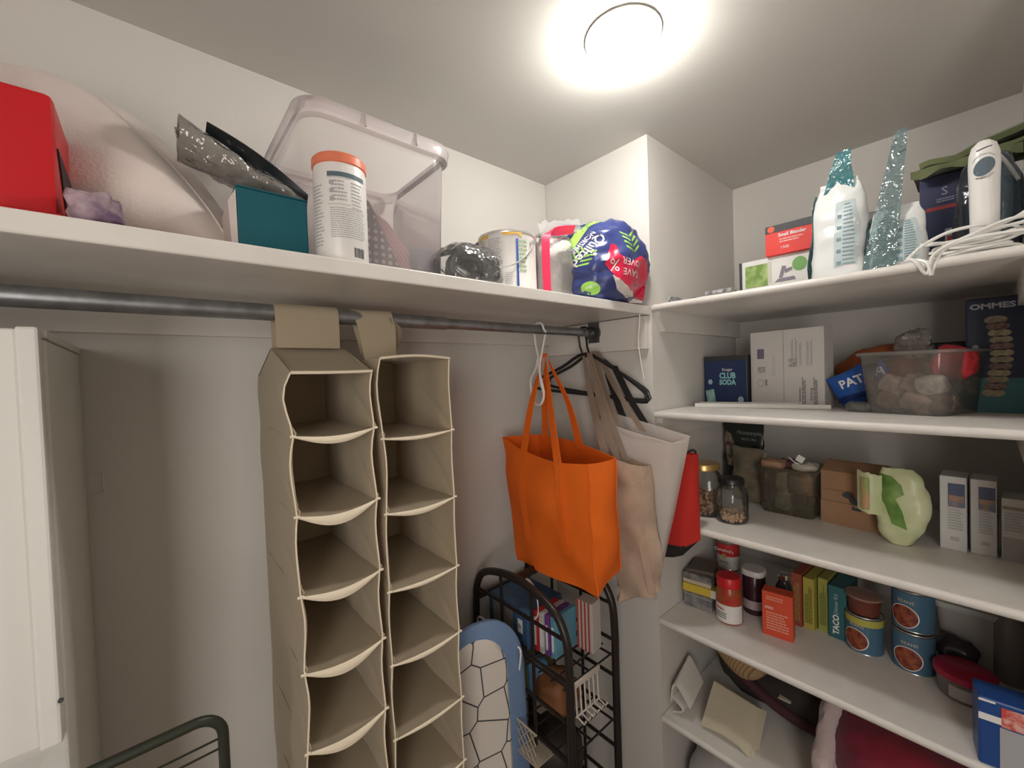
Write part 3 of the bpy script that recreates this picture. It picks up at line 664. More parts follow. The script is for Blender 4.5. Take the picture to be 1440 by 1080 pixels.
# paint can
t = thing('paint_can', 'white printed metal paint can with a wire handle and yellow drips', 'can', (.795, .915, T0), math.radians(-42))
cr = .083
g = G(); g.lathe([(.001, 0), (cr-.002, 0), (cr, .003), (cr, .008), (cr-.0015, .01), (cr-.0015, .165), (cr, .167)], 48, cap=False); obj('body', g, mat('can_white', (.78, .76, .73), .35), t)
g = G(); g.lathe([(cr, .166), (cr+.0015, .169), (cr+.001, .174), (cr-.005, .175), (cr-.008, .168), (.001, .167)], 48, cap=False); obj('rim', g, mat('tin', (.75, .74, .72), .3, metal=.7), t)
for a0, a1 in ((196, 232), (262, 300)):
    g = G(); rr = random.Random(a0); hs = [rr.uniform(.004, .014) for _ in range(9)]
    g.grid(lambda u, v: ((cr+.0008)*math.cos(math.radians(a0+(a1-a0)*u)), (cr+.0008)*math.sin(math.radians(a0+(a1-a0)*u)), .168-v*hs[int(u*8)]), 8, 1)
    obj('paint_drip', g, mat('ochre_paint', (.72, .42, .10), .4), t)
for a0, a1, sd in ((180, 200, 1), (206, 228, 2), (232, 262, 3)): wrap_lines(GREYINK, t, cr+.0002, a0, a1, .02, .155, 24, sd, .45)
wrap('blue_stripe', mat('blue_ink', (.03, .10, .45), .5), t, cr+.0004, 288, 292, .008, .15)
wrap_lines(GREYINK, t, cr+.0002, 266, 284, .02, .06, 8, 9)
wrap_lines(mat('green_ink', (.2, .4, .15), .6), t, cr+.0002, 294, 312, .06, .15, 8, 10)
g = G(); pts = [(-cr*.3-.0, -cr*.96, .12)]+[(-cr*.3+.10*i/8, -cr*.98-.012*math.sin(PI*i/8)-.012, .12-.055*math.sin(PI*i/8)+.03*i/8) for i in range(9)]
hp = []
for i in range(15):
    a = math.radians(195+130*i/14); hp.append(((cr+.007)*math.cos(a), (cr+.007)*math.sin(a), .145-.075*math.sin(PI*i/14)**.8))
obj('wire_handle', G().tube(hp, .0022, 6), MATS['tin'], t)
for q in (0, -1):
    a = Vector(hp[q]); obj('handle_ear', G().tube([a*1.0-Vector((a.x, a.y, 0)).normalized()*.006, a+Vector((a.x, a.y, 0)).normalized()*.003], .007, 10), MATS['tin'], t)
# packs of diapers
t = thing('diaper_pack', 'white pack with a pink red edge in clear film behind the paint can', 'package', (.972, .925, T0))
g = G(); g.box((0, 0, .10), (.13, .12, .20), bev=.02, rz=-.35); bmesh.ops.subdivide_edges(g.bm, edges=g.bm.edges, cuts=3, use_grid_fill=True); crumple(g, .008, 14, 6, keepz=.001)
obj('contents', g, mat('soft_white', (.80, .76, .73), .7, bump=.3, bscale=40), t)
g = G(); g.ribbon([(-.088, -.080, .0), (-.090, -.080, .12), (-.084, -.080, .185), (-.045, -.075, .205), (.05, -.07, .232)], [Vector((.02, -.012, 0))]*3+[Vector((0, -.01, .024))]*2, smooth=5)
obj('pink_edge', g, mat('pink_print', (.80, .03, .10), .45), t, thick=.003)
g = G(); g.grid(lambda u, v: (-.08+.17*u, -.05-.02*u+.01*v, .19+.04*u+(.045*v+.012*noise.noise(Vector((u*9, v*4, 1))))), 16, 5); obj('film_ruffle', g, clear('ruffle_film', (1, 1, 1), .35, (.85, .85, .86), rough=.15, gloss=1.0), t)
obj('film', blob(.082, .08, .108, 41, .012, 14, p=.6), PLASTIC, t)
NAVYF = mat('navy_film', (.035, .050, .19), .28, bump=.35, bscale=18, spec=.6)
g = G(); g.grid(lambda u, v: (1.02+.12*u, .93-.03*u, 2.085+.055*u+.018*v*(1.1-u)+.006*noise.noise(Vector((u*6, v*3, 1)))), 12, 4); o = obj('bag_flap', g, NAVYF, thick=.003)
tag(o, 'dark navy pointed flap sticking up behind the blue paper bag', 'flap')
t = thing('dark_bag', 'small black bag poking up at the back behind the paint can', 'bag', (.90, 1.10, T0)); obj('film', blob(.10, .045, .125, 9, .015, 12), mat('dark_film', (.05, .055, .07), .35), t)
# blue paper towel bag with red corner
bx, by = 1.135, .865
t = thing('paper_pack', 'bulging navy plastic pack with green leaf print and red corner, at the end wall', 'package', (bx, by, T0))
g = G()
def fn(u, v):
    a = 2*PI*u; c, s = math.cos(a), math.sin(a); vv = min(max(v, .002), .998)
    b = PI*vv-PI/2; cb = abs(math.cos(b))**.55; lean = .0
    x = .15*cb*math.copysign(abs(c)**.75, c); y = .142*cb*math.copysign(abs(s)**.75, s); z = .130+.130*math.copysign(abs(math.sin(b))**.8, math.sin(b))
    if x < 0: z *= 1-.22*(-x/.15)**1.5*(1 if z > .1 else 0)
    return (x+.012*math.sin(z*12), y, z)
rows = g.grid(fn, 64, 40, closed=True); g.bm.faces.new(rows[0][::-1]); g.bm.faces.new(rows[-1])
crumple(g, .022, 8.5, 17, keepz=.001); crumple(g, .005, 24, 19, keepz=.001)
# colour areas of the print are faces of their own object: take a copy for the projected print
packbm = g.bm.copy(); pk = obj('wrapper', g, NAVYF, t)
from mathutils.bvhtree import BVHTree
def drape(name, m, parent, bm, polys, M, off=.0012, cuts=3, thick=0):
    """lay flat printed shapes (2D polygons in frame M) down onto a bulging surface along -normal of M"""
    tree = BVHTree.FromBMesh(bm); nrm = (M.to_3x3() @ Vector((0, 0, 1))).normalized(); g = G()
    for poly in polys:
        vs = [g.bm.verts.new((p[0], p[1], 0)) for p in poly]
        try: g.bm.faces.new(vs)
        except Exception: pass
    if cuts:
        bmesh.ops.triangulate(g.bm, faces=g.bm.faces)
        for _ in range(cuts):
            long = [e for e in g.bm.edges if e.calc_length() > .010]
            if not long: break
            bmesh.ops.subdivide_edges(g.bm, edges=long, cuts=1); bmesh.ops.triangulate(g.bm, faces=g.bm.faces)
    for v in g.bm.verts:
        o = M @ v.co+nrm*.4; h = tree.ray_cast(o, -nrm)
        v.co = (h[0]+nrm*off) if h[0] is not None else M @ v.co
    return obj(name, g, m, parent)
def drape_text(s, size, m, parent, bm, M, off=.0016, sx=1, name='lettering', bold=0):
    cu = bpy.data.curves.new(name, 'FONT'); cu.body = s; cu.size = size; cu.align_x = 'CENTER'; cu.align_y = 'CENTER'; cu.resolution_u = 2; cu.offset = bold
    tt = bpy.data.objects.new(name, cu); col.objects.link(tt); me = bpy.data.meshes.new_from_object(tt); bpy.data.objects.remove(tt); bpy.data.curves.remove(cu)
    tree = BVHTree.FromBMesh(bm); nrm = (M.to_3x3() @ Vector((0, 0, 1))).normalized()
    b2 = bmesh.new(); b2.from_mesh(me); bmesh.ops.triangulate(b2, faces=b2.faces)
    for _ in range(2):
        long = [e for e in b2.edges if e.calc_length() > .012]
        if long: bmesh.ops.subdivide_edges(b2, edges=long, cuts=1); bmesh.ops.triangulate(b2, faces=b2.faces)
    for v in b2.verts:
        v.co.x *= sx; o = M @ v.co+nrm*.4; h = tree.ray_cast(o, -nrm); v.co = (h[0]+nrm*off) if h[0] is not None else M @ v.co
    return obj(name, b2, m, parent, smooth=False)
GREENI = mat('leaf_green_ink', (.32, .62, .10), .4); REDI = mat('red_print', (.72, .015, .07), .3, bump=.3, bscale=18, spec=.6)
Mp = frame((0, 0, .13), (.80, -.60, 0), (0, 0, 1))      # faces the room (-x, -y)
def leaf(cx, cy, s, rot=0, n=4):
    out = []
    for sd in (-1, 1):
        for k in range(n):
            y0 = cy-s*.5+k*s*.27; q = [(0.06*s*sd, 0), (.5*s*sd, .28*s), (.5*s*sd, .40*s), (.06*s*sd, .12*s)]
            pts = [(cx+x*math.cos(rot)-(y+y0-cy)*math.sin(rot), cy+x*math.sin(rot)+(y+y0-cy)*math.cos(rot)) for x, y in q]
            out.append(pts if sd > 0 else pts[::-1])
    return out
drape('leaf_print', GREENI, pk, packbm, leaf(.085, .045, .062, .3), Mp)
drape('leaf_print', GREENI, pk, packbm, leaf(-.075, .0, .055, -.6), Mp)
drape('green_band', GREENI, pk, packbm, [[(-.115, .045), (-.095, .03), (-.04, .105), (.02, .128), (-.0, .14), (-.06, .12)]], Mp)
drape('green_badge', GREENI, pk, packbm, [[(-.05+.027*math.cos(a)-.006*math.sin(a), -.095+.020*math.sin(a)) for a in [2*PI*i/16 for i in range(16)]]], Mp)
drape('red_corner', REDI, pk, packbm, [[(.012, .035), (.028, .030), (.035, .0), (.075, -.020), (.12, .010), (.165, .0), (.175, -.05), (.165, -.115), (.08, -.095), (.02, -.066), (-.012, -.028)]], Mp, cuts=4, off=.002)
drape('white_band', mat('white_print', (.80, .74, .70), .35), pk, packbm, [[(.01, -.060), (.07, -.090), (.165, -.105), (.16, -.122), (.07, -.118), (.03, -.10)]], Mp, off=.0022)
Ms = Mp @ Matrix.Translation((.074, -.048, 0)) @ Matrix.Rotation(math.radians(176), 4, 'Z')
drape_text('SAVE', .028, WHITEINK, pk, packbm, Ms @ Matrix.Translation((-.004, 0, 0)), off=.0032); drape_text('OVER', .028, WHITEINK, pk, packbm, Ms @ Matrix.Translation((-.002, -.030, 0)), off=.0032)
Mq = Mp @ Matrix.Translation((-.062, .032, 0)) @ Matrix.Rotation(math.radians(222), 4, 'Z')
drape_text('Quilted', .038, WHITEINK, pk, packbm, Mq @ Matrix.Translation((0, .012, 0)), bold=.0006); drape_text('NORTHERN', .021, WHITEINK, pk, packbm, Mq @ Matrix.Translation((0, -.016, 0)), sx=.9, bold=.0004)
drape_text('ULTRA', .011, WHITEINK, pk, packbm, Mp @ Matrix.Translation((-.05, -.09, 0)) @ Matrix.Rotation(math.radians(195), 4, 'Z'), off=.0028)
drape_text('%', .050, WHITEINK, pk, packbm, Ms @ Matrix.Translation((.056, -.014, 0)), off=.0032)

# ------------------------------------------------------------ topmost pantry shelf
def carton(t, m, size, loc=(0, 0, 0), rz=0, name='carton', lbl=None, bev=.0015):
    g = G(); g.box((loc[0], loc[1], loc[2]+size[2]/2), size, rz=rz, bev=bev); return obj(name, g, m, t, smooth=False, label=lbl)
def fx(x, y, z, rot=0): return frame((x, y, z), FRONT_X[0], FRONT_X[1]) @ Matrix.Rotation(rot, 4, 'Z')
# flat packets
t = thing('flat_packets', 'thin dark and silver packets lying at the left end of the top pantry shelf', 'packet', (1.43, .62, S1))
carton(t, mat('dark_print', (.05, .05, .055), .4, c2=(.35, .35, .36), vscale=30), (.10, .15, .016), (0, 0, 0), .03, 'lower_packet')
carton(t, mat('silver_print', (.45, .45, .46), .35, c2=(.12, .12, .13), vscale=60), (.09, .08, .012), (.0, -.045, .0165), .1, 'upper_packet')
g = G(); g.tube([(-.03, .125, .018), (.02, .118, .02)], .018, 12); g.bm.normal_update(); o = obj('rolled_packet', g, MATS['silver_print']); o.location = (1.43, .62, S1)
tag(o, 'small rolled silver packet at the very left end of the top pantry shelf', 'packet')
# mixer / food box with green picture
t = thing('appliance_box', 'white printed box with a green picture under the red box, top pantry shelf', 'box', (1.62, .46, S1))
carton(t, mat('box_white', (.72, .72, .70), .5), (.13, .215, .135))
M = fx(-.0655, 0, .0)
patch('edge_print', mat('box_black', (.04, .04, .045), .5), t, M, -.107, .0, -.098, .135)
patch('green_picture', mat('cabbage_print', (.16, .28, .06), .5, c2=(.38, .5, .18), vscale=35), t, M, -.088, .045, -.02, .118)
patch('pale_picture', mat('glass_print', (.55, .58, .5), .4), t, M, -.020, .05, -.008, .122)
disc('green_seal', mat('seal_green', (.18, .38, .12), .5), t, M, .070, .098, .020, .022)
g = G()
for q in ([(.0, .05), (.06, .05), (.055, .062), (.01, .060)], [(.012, .062), (.022, .062), (.034, .098), (.022, .10)], [(.03, .075), (.05, .082), (.05, .092), (.03, .088)]):
    g.prism([M @ Vector((x, y, 0)) for x, y in q], M.to_3x3() @ Vector((0, 0, .0008)))
o = obj('tool_picture', g, mat('tool_print', (.22, .20, .24), .5), t, smooth=False); o['kind'] = 'stuff'
lines(GREYINK, t, M, -.085, .012, .05, .035, 3, 4)
t = thing('appliance_box', 'red labelled box with a black top strip, lying on the white printed box', 'box', (1.60, .405, S1+.1355))
carton(t, mat('box_red', (.72, .045, .035), .5), (.12, .15, .095), bev=.001)
M = fx(-.0605, 0, 0)
patch('top_strip', MATS['box_black'], t, M, -.075, .072, .075, .095)
disc('round_mark', mat('mark_red', (.75, .10, .05), .5), t, M, -.058, .083, .010, .010, t=.0012)
text('Small Blender', .0145, WHITEINK, t, M @ Matrix.Translation((.0, .060, .0006)), sx=.95, bold=.0003)
patch('grey_panel', mat('panel_lilac_grey', (.45, .42, .44), .5), t, M, .055, .022, .075, .072)
lines(mat('pink_ink', (.85, .45, .42), .6), t, M, -.035, .035, .03, .050, 2, 5)
text('1500', .012, WHITEINK, t, M @ Matrix.Translation((-.02, .020, .0006)))
# pouches of powder
TEALF = clear('teal_film', (.62, .85, .88), .50, (.12, .38, .42), rough=.12, bump=.8, bscale=30, gloss=1.6)
POWD = mat('white_powder_film', (.72, .74, .735), .30, bump=.3, bscale=25)
def refill(loc, rz, wd, th, hfill, label, cap, tip, seed, lean=0):
    ps = hfill/.255
    t = thing('refill_pouch', label, 'pouch', loc, rz, group='pouches with printed backs on the top pantry shelf')
    g = G()
    def fn(u, v):
        a = 2*PI*u; s = max(.04, 1-v**2.4); c, s_ = math.cos(a), math.sin(a)
        k = 1-.30*v**1.5-.06*math.sin(PI*v*2.2)
        return (th/2*s*math.copysign(abs(c)**.8, c)+lean*v*v, wd/2*k*math.copysign(abs(s_)**.8, s_), hfill*v)
    rows = g.grid(fn, 30, 24, closed=True); g.bm.faces.new(rows[0][::-1]); g.bm.faces.new(rows[-1]); crumple(g, .007, 16, seed, keepz=.0005)
    pbm = g.bm.copy(); pb = obj('pouch_body', g, POWD if not cap else POWD, t)
    M = frame((0, 0, hfill*.42), (0, -1, 0), (0, 0, 1))
    drape('printed_panel', mat('panel_print', (.48, .56, .58), .4, bump=.3, bscale=30), pb, pbm, [[(.0, -.085*ps), (wd*.36, -.075*ps), (wd*.40, .02*ps), (wd*.30, .085*ps), (.0, .085*ps)]], M, off=.001)
    tree = BVHTree.FromBMesh(pbm); nrm = Vector((-1, 0, 0)); g = G(); rr = random.Random(seed)
    for i in range(16):
        y = (-.078+i*.0102)*ps; x = .018; xe = wd*.34*(1-.3*max(0, i-9)/7)
        pl = []
        for k in range(6):
            q = M @ Vector((x+(xe-x)*k/5*rr.uniform(.85, 1), y, 0)); h = tree.ray_cast(q+Vector((-.4, 0, 0)), Vector((1, 0, 0)))
            if h[0] is not None: pl.append(h[0]+Vector((-.0018, 0, 0)))
        if len(pl) > 1: g.ribbon(pl, (0, 0, .0028))
    o = obj('fine_print', g, mat('slate_print', (.20, .30, .34), .6), pb); o['kind'] = 'stuff'
    g = G()
    for i in range(5):
        q = M @ Vector((.010, (-.075+i*.03)*ps, 0)); h = tree.ray_cast(q+Vector((-.4, 0, 0)), Vector((1, 0, 0)))
        if h[0] is not None:
            c_ = h[0]+Vector((-.0018, 0, 0)); g.box(c_, (.0006, .009, .009))
    o = obj('care_symbols', g, MATS['slate_print'], pb, smooth=False); o['kind'] = 'stuff'
    # clear top of the pouch, folded over
    g = G()
    def fn2(u, v):
        z0 = hfill*.80 if cap else .004
        z = z0+(tip[2]-z0)*v; wdt = wd*.60*(1-v*.62) if cap else wd*(.55-.35*v)
        return (tip[0]*v**1.6-.006+lean*.7-(0 if cap else .036*(1-v)), (u-.5)*wdt+tip[1]*v**1.4+(0 if cap else .026*(1-v)), z+.004*noise.noise(Vector((u*6, v*8, seed))))
    g.grid(fn2, 12, 12); crumple(g, .006 if cap else .003, 26, seed+4); obj('folded_top', g, TEALF if cap else clear('grey_teal_film', (.80, .88, .88), .42, (.30, .42, .44), rough=.12, bump=.8, bscale=30, gloss=1.4), t, thick=.001)
    for sd in (1,):
        g = G(); g.grid(lambda u, v: (-.008+.03*u+lean*v*v-.016*math.sin(PI*v), (wd/2*(1-.32*v)+.006)*sd*(1)+.004*math.sin(9*v), hfill*.9*v), 4, 12); obj('side_gusset', g, TEALF, t, thick=.001)
    return t
refill((1.375, .255, S1), math.radians(-6), .125, .085, .255, 'white pouch with a folded blue-green top, beside the white printed box', True, (-.01, -.015, .322), 5)
refill((1.375, .145, S1), math.radians(-4), .115, .06, .150, 'half-empty pouch with a tall narrow pointed top, between the full pouch and the navy box', False, (.0, -.012, .330), 9)
g = G(); g.box((1.72, .24, S1+.115), (.14, .12, .23), bev=.003); tag(obj('packing_box', g, mat('dark_grey_box', (.07, .07, .075), .5, c2=(.16, .15, .15), vscale=20), smooth=False), 'dark grey box at the back between the two pouches', 'box')
# navy box with green cloth
t = thing('packing_box', 'navy box with a red stripe and pale panel behind the white handheld machine', 'box', (1.68, .055, S1))
carton(t, mat('navy_card', (.035, .04, .10), .5, bump=.1), (.15, .135, .27), bev=.002)
M = fx(-.0755, 0, 0)
patch('red_stripe', mat('dull_red_ink', (.35, .05, .05), .5), t, M, -.055, .178, .06, .188)
patch('pale_panel', mat('pale_ink', (.52, .53, .53), .5), t, M, -.020, .03, .06, .125); patch('red_bar', MATS['dull_red_ink'], t, M, -.016, .085, .035, .105, t=.0012)
text('S', .03, mat('lilac_ink', (.30, .30, .40), .5), t, M @ Matrix.Translation((-.02, .225, 0))); lines(MATS['lilac_ink'], t, M, -.035, .197, .0, .209, 2, 3)
GRN = mat('olive_cloth', (.14, .16, .075), .95, bump=.3, bscale=120, sheen=.3)
t = thing('folded_cloth', 'olive green cloth folded over the top of the navy box', 'cloth', (1.66, .02, S1+.275))
g = G(); g.grid(lambda u, v: (-.10+.17*v, .115-.20*u, .006+.006*math.sin(PI*v)+.03*max(0, u-.45)+.006*noise.noise(Vector((u*5, v*5, 0)))), 20, 10); obj('lower_fold', g, GRN, t, thick=.008)
g = G(); g.grid(lambda u, v: (-.095+.15*v, .10-.185*u, .026+.012*math.sin(PI*min(1, v))+.045*max(0, u-.35)+.008*noise.noise(Vector((u*4+3, v*5, 0)))), 20, 10); obj('upper_fold', g, GRN, t, thick=.014)
g = G(); g.grid(lambda u, v: (-.102+.004*math.sin(u*20), .115-.19*u, .008-.018*v*(1+.4*math.sin(u*14))), 20, 3); obj('hanging_hem', g, GRN, t, thick=.004)
# smoky plastic bag at the right
t = thing('plastic_bag', 'smoky blue plastic bag behind the white handheld machine, topmost shelf right end', 'bag', (1.52, .0, S1))
obj('film', blob(.055, .052, .125, 51, .012, 12, p=.6), clear('smoky_film', (.55, .66, .75), .62, (.10, .14, .18), rough=.15, bump=1, bscale=12, gloss=1.5), t)
g = G(); g.tube([(-.06, .02, .20), (-.075, .005, .255), (-.075, -.02, .225), (-.06, -.045, .17)], .0035, 6, smooth=5); obj('drawcord', g, mat('grey_cord', (.45, .46, .46), .5), t)
# white handheld machine
t = thing('handheld_cleaner', 'white upright handheld electric machine with an oval grey window', 'appliance', (1.40, .005, S1), math.radians(180))
WM = mat('appliance_white', (.80, .79, .76), .3)
g = G(); rings = []
for z, a, b, ox_ in ((.0, .019, .021, 0), (.004, .021, .023, 0), (.09, .021, .0225, 0), (.16, .023, .0235, .001), (.20, .025, .0245, .003), (.225, .024, .0235, .004), (.243, .019, .019, .005), (.252, .010, .010, .006)):
    rings.append([Vector((ox_+a*math.cos(2*PI*i/28), b*math.sin(2*PI*i/28), z)) for i in range(28)])
o = loft(rings, True, True); pbm = o.bm.copy(); hb = obj('housing', o, WM, t)
M = frame((0, 0, 0), (0, 1, 0), (0, 0, 1))      # local: the thing is turned round, its +x looks at the room
drape('window', mat('window_grey', (.12, .16, .19), .12), hb, pbm, [[(.016*math.cos(a), .192+.0185*math.sin(a)+.004*math.cos(a)) for a in [2*PI*i/24 for i in range(24)]]], M, off=.0012)
drape('window_rim', mat('chrome', (.7, .7, .7), .15, metal=1), hb, pbm, [[(-.013, .170), (-.006, .1675), (.006, .1685), (.014, .174), (.013, .1765), (.005, .1715), (-.006, .1705), (-.0125, .173)]], M, off=.0014)
drape('switch_slot', INK, hb, pbm, [[(-.011, .2275), (.012, .233), (.012, .235), (-.011, .230)]], M, off=.001)
drape('panel_joint', mat('joint_line_grey', (.45, .45, .44), .5), hb, pbm, [[(-.018, .206), (-.014, .214), (-.004, .2195), (.008, .219), (.017, .212), (.0165, .2105), (.008, .217), (-.004, .2175), (-.013, .2125), (-.0165, .206)]], M, off=.001)  # thin grey line drawn along the housing joint
# cords
t = thing('cord_bundle', 'tangle of white flat cords hanging over the edge of the topmost pantry shelf', 'cord', (1.335, .03, S1))
rr = random.Random(12)
for k in range(8):
    cy_, cx_ = rr.uniform(-.03, .01), rr.uniform(-.005, .02); ry_, rx_ = rr.uniform(.045, .078), rr.uniform(.018, .026); tl = rr.uniform(-.1, .25)
    pts = []
    for i in range(14):
        a = 2*PI*i/14+rr.uniform(-.1, .1); yy = max(-.088, cy_+ry_*math.cos(a)); xx = cx_+rx_*math.sin(a)
        pts.append((max(xx, -.03), yy, .006+.0045*k+max(0, -yy)*tl*1.2+.006*math.sin(a*2+k)+ (.004)))
    obj('cord_loop', G().tube(pts, .0033, 8, closed=True, smooth=4), WM, t)
for pts in ([(-.03, .085, .008), (-.045, .075, -.004), (-.042, .062, -.03), (-.040, .056, -.026), (-.040, .045, .010), (-.03, .0, .034), (-.02, -.06, .055), (-.01, -.088, .075)],
            [(-.02, .092, .010), (-.040, .060, -.006), (-.044, .052, -.036), (-.038, .048, -.020), (-.034, .03, .018), (-.03, -.02, .03), (-.02, -.085, .03)],
            [(-.02, .095, .006), (-.01, .07, .035), (-.01, .03, .055), (-.005, -.01, .060), (.0, -.03, .058)]):
    obj('cord', G().tube(pts, .0034, 8, smooth=6), WM, t)

# ------------------------------------------------------------ second pantry shelf
t = thing('drinks_carton', 'dark blue carton of club soda cans in the left corner', 'box', (1.975, .765-.0, S2), math.radians(-20))
t.location = (1.735, .668, S2); t.rotation_euler = (0, 0, 0)
carton(t, mat('club_blue', (.018, .035, .11), .4), (.13, .156, .188), (.0, .0, 0), bev=.002)
M = fx(-.0655, .0, 0) @ Matrix.Diagonal((1, 1.26, 1, 1))
text('CLUB', .024, mat('aqua_ink', (.30, .62, .62), .5), t, M @ Matrix.Translation((.008, .088, 0)), bold=.0008); text('SODA', .022, MATS['aqua_ink'], t, M @ Matrix.Translation((.008, .068, 0)), bold=.0008)
text('Kroger', .013, WHITEINK, t, M @ Matrix.Translation((.008, .107, 0)))
disc('badge', mat('pale_aqua', (.35, .5, .55), .5), t, M, .055, .016, .010, .010); disc('badge', MATS['pale_aqua'], t, M, -.056, .070, .008, .008)
patch('can_picture', mat('can_print', (.16, .38, .38), .5, c2=(.4, .6, .55), vscale=40), t, M @ Matrix.Rotation(.18, 4, 'Z'), -.066, .012, -.034, .055)
patch('top_band', MATS['box_black'], t, M, -.077, .135, .077, .149)
Ms2 = frame((0, -.0785, 0), (1, 0, 0), (0, 0, 1)) @ Matrix.Diagonal((1, 1.26, 1, 1))
patch('side_print', MATS['pale_aqua'], t, Ms2, .025, .11, .045, .135); lines(MATS['pale_aqua'], t, Ms2, .02, .02, .05, .06, 5, 4); patch('side_band', MATS['box_black'], t, Ms2, -.065, .0, .01, .149)
t = thing('shipping_carton', 'white corrugated carton with small printing, standing beside the soda', 'box', (1.80, .50, S2), math.radians(-24.5))
# front face runs from (1.845,.629) to (1.709,.358)
t.location = (1.705, .462, S2); t.rotation_euler = (0, 0, math.radians(-9)); S_ = .235/.303
carton(t, mat('carton_white', (.62, .60, .585), .7, bump=.1, bscale=30), (.07, .235, .268), bev=.002)
M = fx(-.0355, 0, 0) @ Matrix.Diagonal((.78, .97, 1, 1))
patch('flap_joint', mat('joint_grey', (.36, .34, .33), .8), t, M, -.0065, .0, -.005, .276)
barcode(mat('barcode_ink', (.14, .10, .22), .6), t, M, -.118, .175, -.088, .212, 7); patch('stamp', mat('stamp_ink', (.28, .28, .27), .6, c2=(.55, .54, .5), vscale=120), t, M, -.118, .122, -.085, .145)
disc('round_mark', GREYINK, t, M, -.105, .085, .014, .014); disc('round_mark', MATS['carton_white'], t, M, -.105, .085, .011, .011, t=.0012); lines(INK, t, M, -.085, .075, -.075, .098, 4, 8)
patch('printed_square', MATS['stamp_ink'], t, M, .016, .142, .046, .172)
for x0 in (.024, .040, .056, .084, .098): lines(GREYINK, t, M @ Matrix.Translation((x0+.008, .125, 0)) @ Matrix.Rotation(PI/2, 4, 'Z'), .02, -.003, .12, .007, 2, int(x0*900), .4)
for x0, s_ in ((.058, 'Attention'), (.102, 'Achtung')):
    text(s_, .013, INK, t, M @ Matrix.Translation((x0, .045, 0)) @ Matrix.Rotation(PI/2, 4, 'Z')); lines(INK, t, M @ Matrix.Translation((x0+.012, .06, 0)) @ Matrix.Rotation(PI/2, 4, 'Z'), -.05, -.012, .06, .004, 3, 6, .35)
for x0 in (-.05, -.042): lines(mat('faint_ink', (.50, .49, .48), .7), t, M @ Matrix.Translation((x0, .14, 0)) @ Matrix.Rotation(PI/2, 4, 'Z'), -.03, -.002, .05, .002, 1, 4, .35)
t = thing('flat_tray', 'flat white plastic tray lying in front of the soda and the white carton', 'tray', (1.60, .53, S2), math.radians(14))
g = G(); g.box((0, 0, .003), (.085, .40, .005), bev=.002); obj('base', g, WM, t, smooth=False)
for xx in (-.0405, .0405): obj('edge', G().box((xx, 0, .009), (.004, .40, .012), bev=.0015), WM, t, smooth=False)
for yy in (-.198, .198): obj('edge', G().box((0, yy, .009), (.077, .004, .012), bev=.0015), WM, t, smooth=False)
# blue snack bag, orange bag
BLUB = mat('blue_snack_film', (.015, .10, .42), .25, bump=.3, bscale=30)
t = thing('snack_bag', 'bright blue snack bag leaning between the white carton and the clear bin', 'bag', (1.66, .265, S2))
g = G()
def fn(u, v):
    th = .018*max(.05, (1-(2*v-1)**4))*max(.1, 1-(2*u-1)**6)
    return u, v, th
bag = G()
def snack(u, v):
    a = 2*PI*u; x = math.cos(a); s = math.sin(a); k = max(.05, 1-(2*v-1)**4)
    return (.022*k*s, .052*math.copysign(abs(x)**.6, x), -.07+.15*v)
rows = bag.grid(snack, 28, 18, closed=True); bag.bm.faces.new(rows[0][::-1]); bag.bm.faces.new(rows[-1]); crumple(bag, .006, 20, 7)
bag.bm.transform(Matrix.Translation((0, 0, .080)) @ Matrix.Rotation(math.radians(62), 4, 'X')); pbm = bag.bm.copy(); o = obj('film', bag, BLUB, t)
Mb = frame((0, .0, .088), (0, -.92, .40), (0, .40, .92))
drape('dark_edge', mat('deep_blue_print', (.01, .03, .16), .3), o, pbm, [[(-.075, -.048), (.07, -.052), (.07, -.034), (-.075, -.030)]], Mb)
drape_text('PATCH', .036, WHITEINK, o, pbm, Mb @ Matrix.Translation((.010, .004, 0)), bold=.001)
t = thing('snack_bag', 'dull orange bag slumped behind the blue snack bag', 'bag', (1.80, .215, S2)); obj('film', blob(.05, .13, .095, 14, .018, 11), mat('rust_film', (.34, .09, .025), .35, bump=.3, bscale=25, c2=(.24, .08, .04), vscale=12), t)
t = thing('plastic_bag', 'small clear crumpled bag on the shelf at the foot of the blue snack bag', 'bag', (1.58, .25, S2)); obj('film', blob(.03, .035, .014, 15, .006, 26), clear('grey_clear', (.8, .8, .8), .4, (.4, .4, .4), rough=.1, bump=1, bscale=30, gloss=2), t)
# clear tub with mixed packets
t = thing('storage_bin', 'clear plastic bin full of small food packets on the second shelf', 'bin', (1.625, .125, S2), math.radians(-18))
CB = clear('clear_bin', (.93, .93, .92), .24, (.72, .69, .65), rough=.1, gloss=1.1)
obj('tub', loft([ring(.20, .160, .001, .02), ring(.205, .165, .006, .022), ring(.235, .195, .160, .03)], cap0=True), CB, t)
obj('rim', loft([ring(.235, .195, .160, .03), ring(.255, .215, .163, .04), ring(.257, .217, .170, .04), ring(.238, .198, .172, .03)]), clear('clear_bin_rim', (.93, .93, .92), .5, (.60, .59, .57), rough=.15), t)
rr = random.Random(5)
pm = [((.42, .25, .15), 'brown'), ((.55, .42, .30), 'tan'), ((.25, .07, .06), 'maroon'), ((.60, .55, .48), 'cream'), ((.30, .20, .13), 'dark brown'), ((.45, .30, .24), 'dusty rose')]
spots = [(-.055, .048), (-.055, -.002), (-.055, -.050), (-.0, .048), (.0, -.002), (.0, -.050), (.055, .04), (.055, -.03)]
k = 0
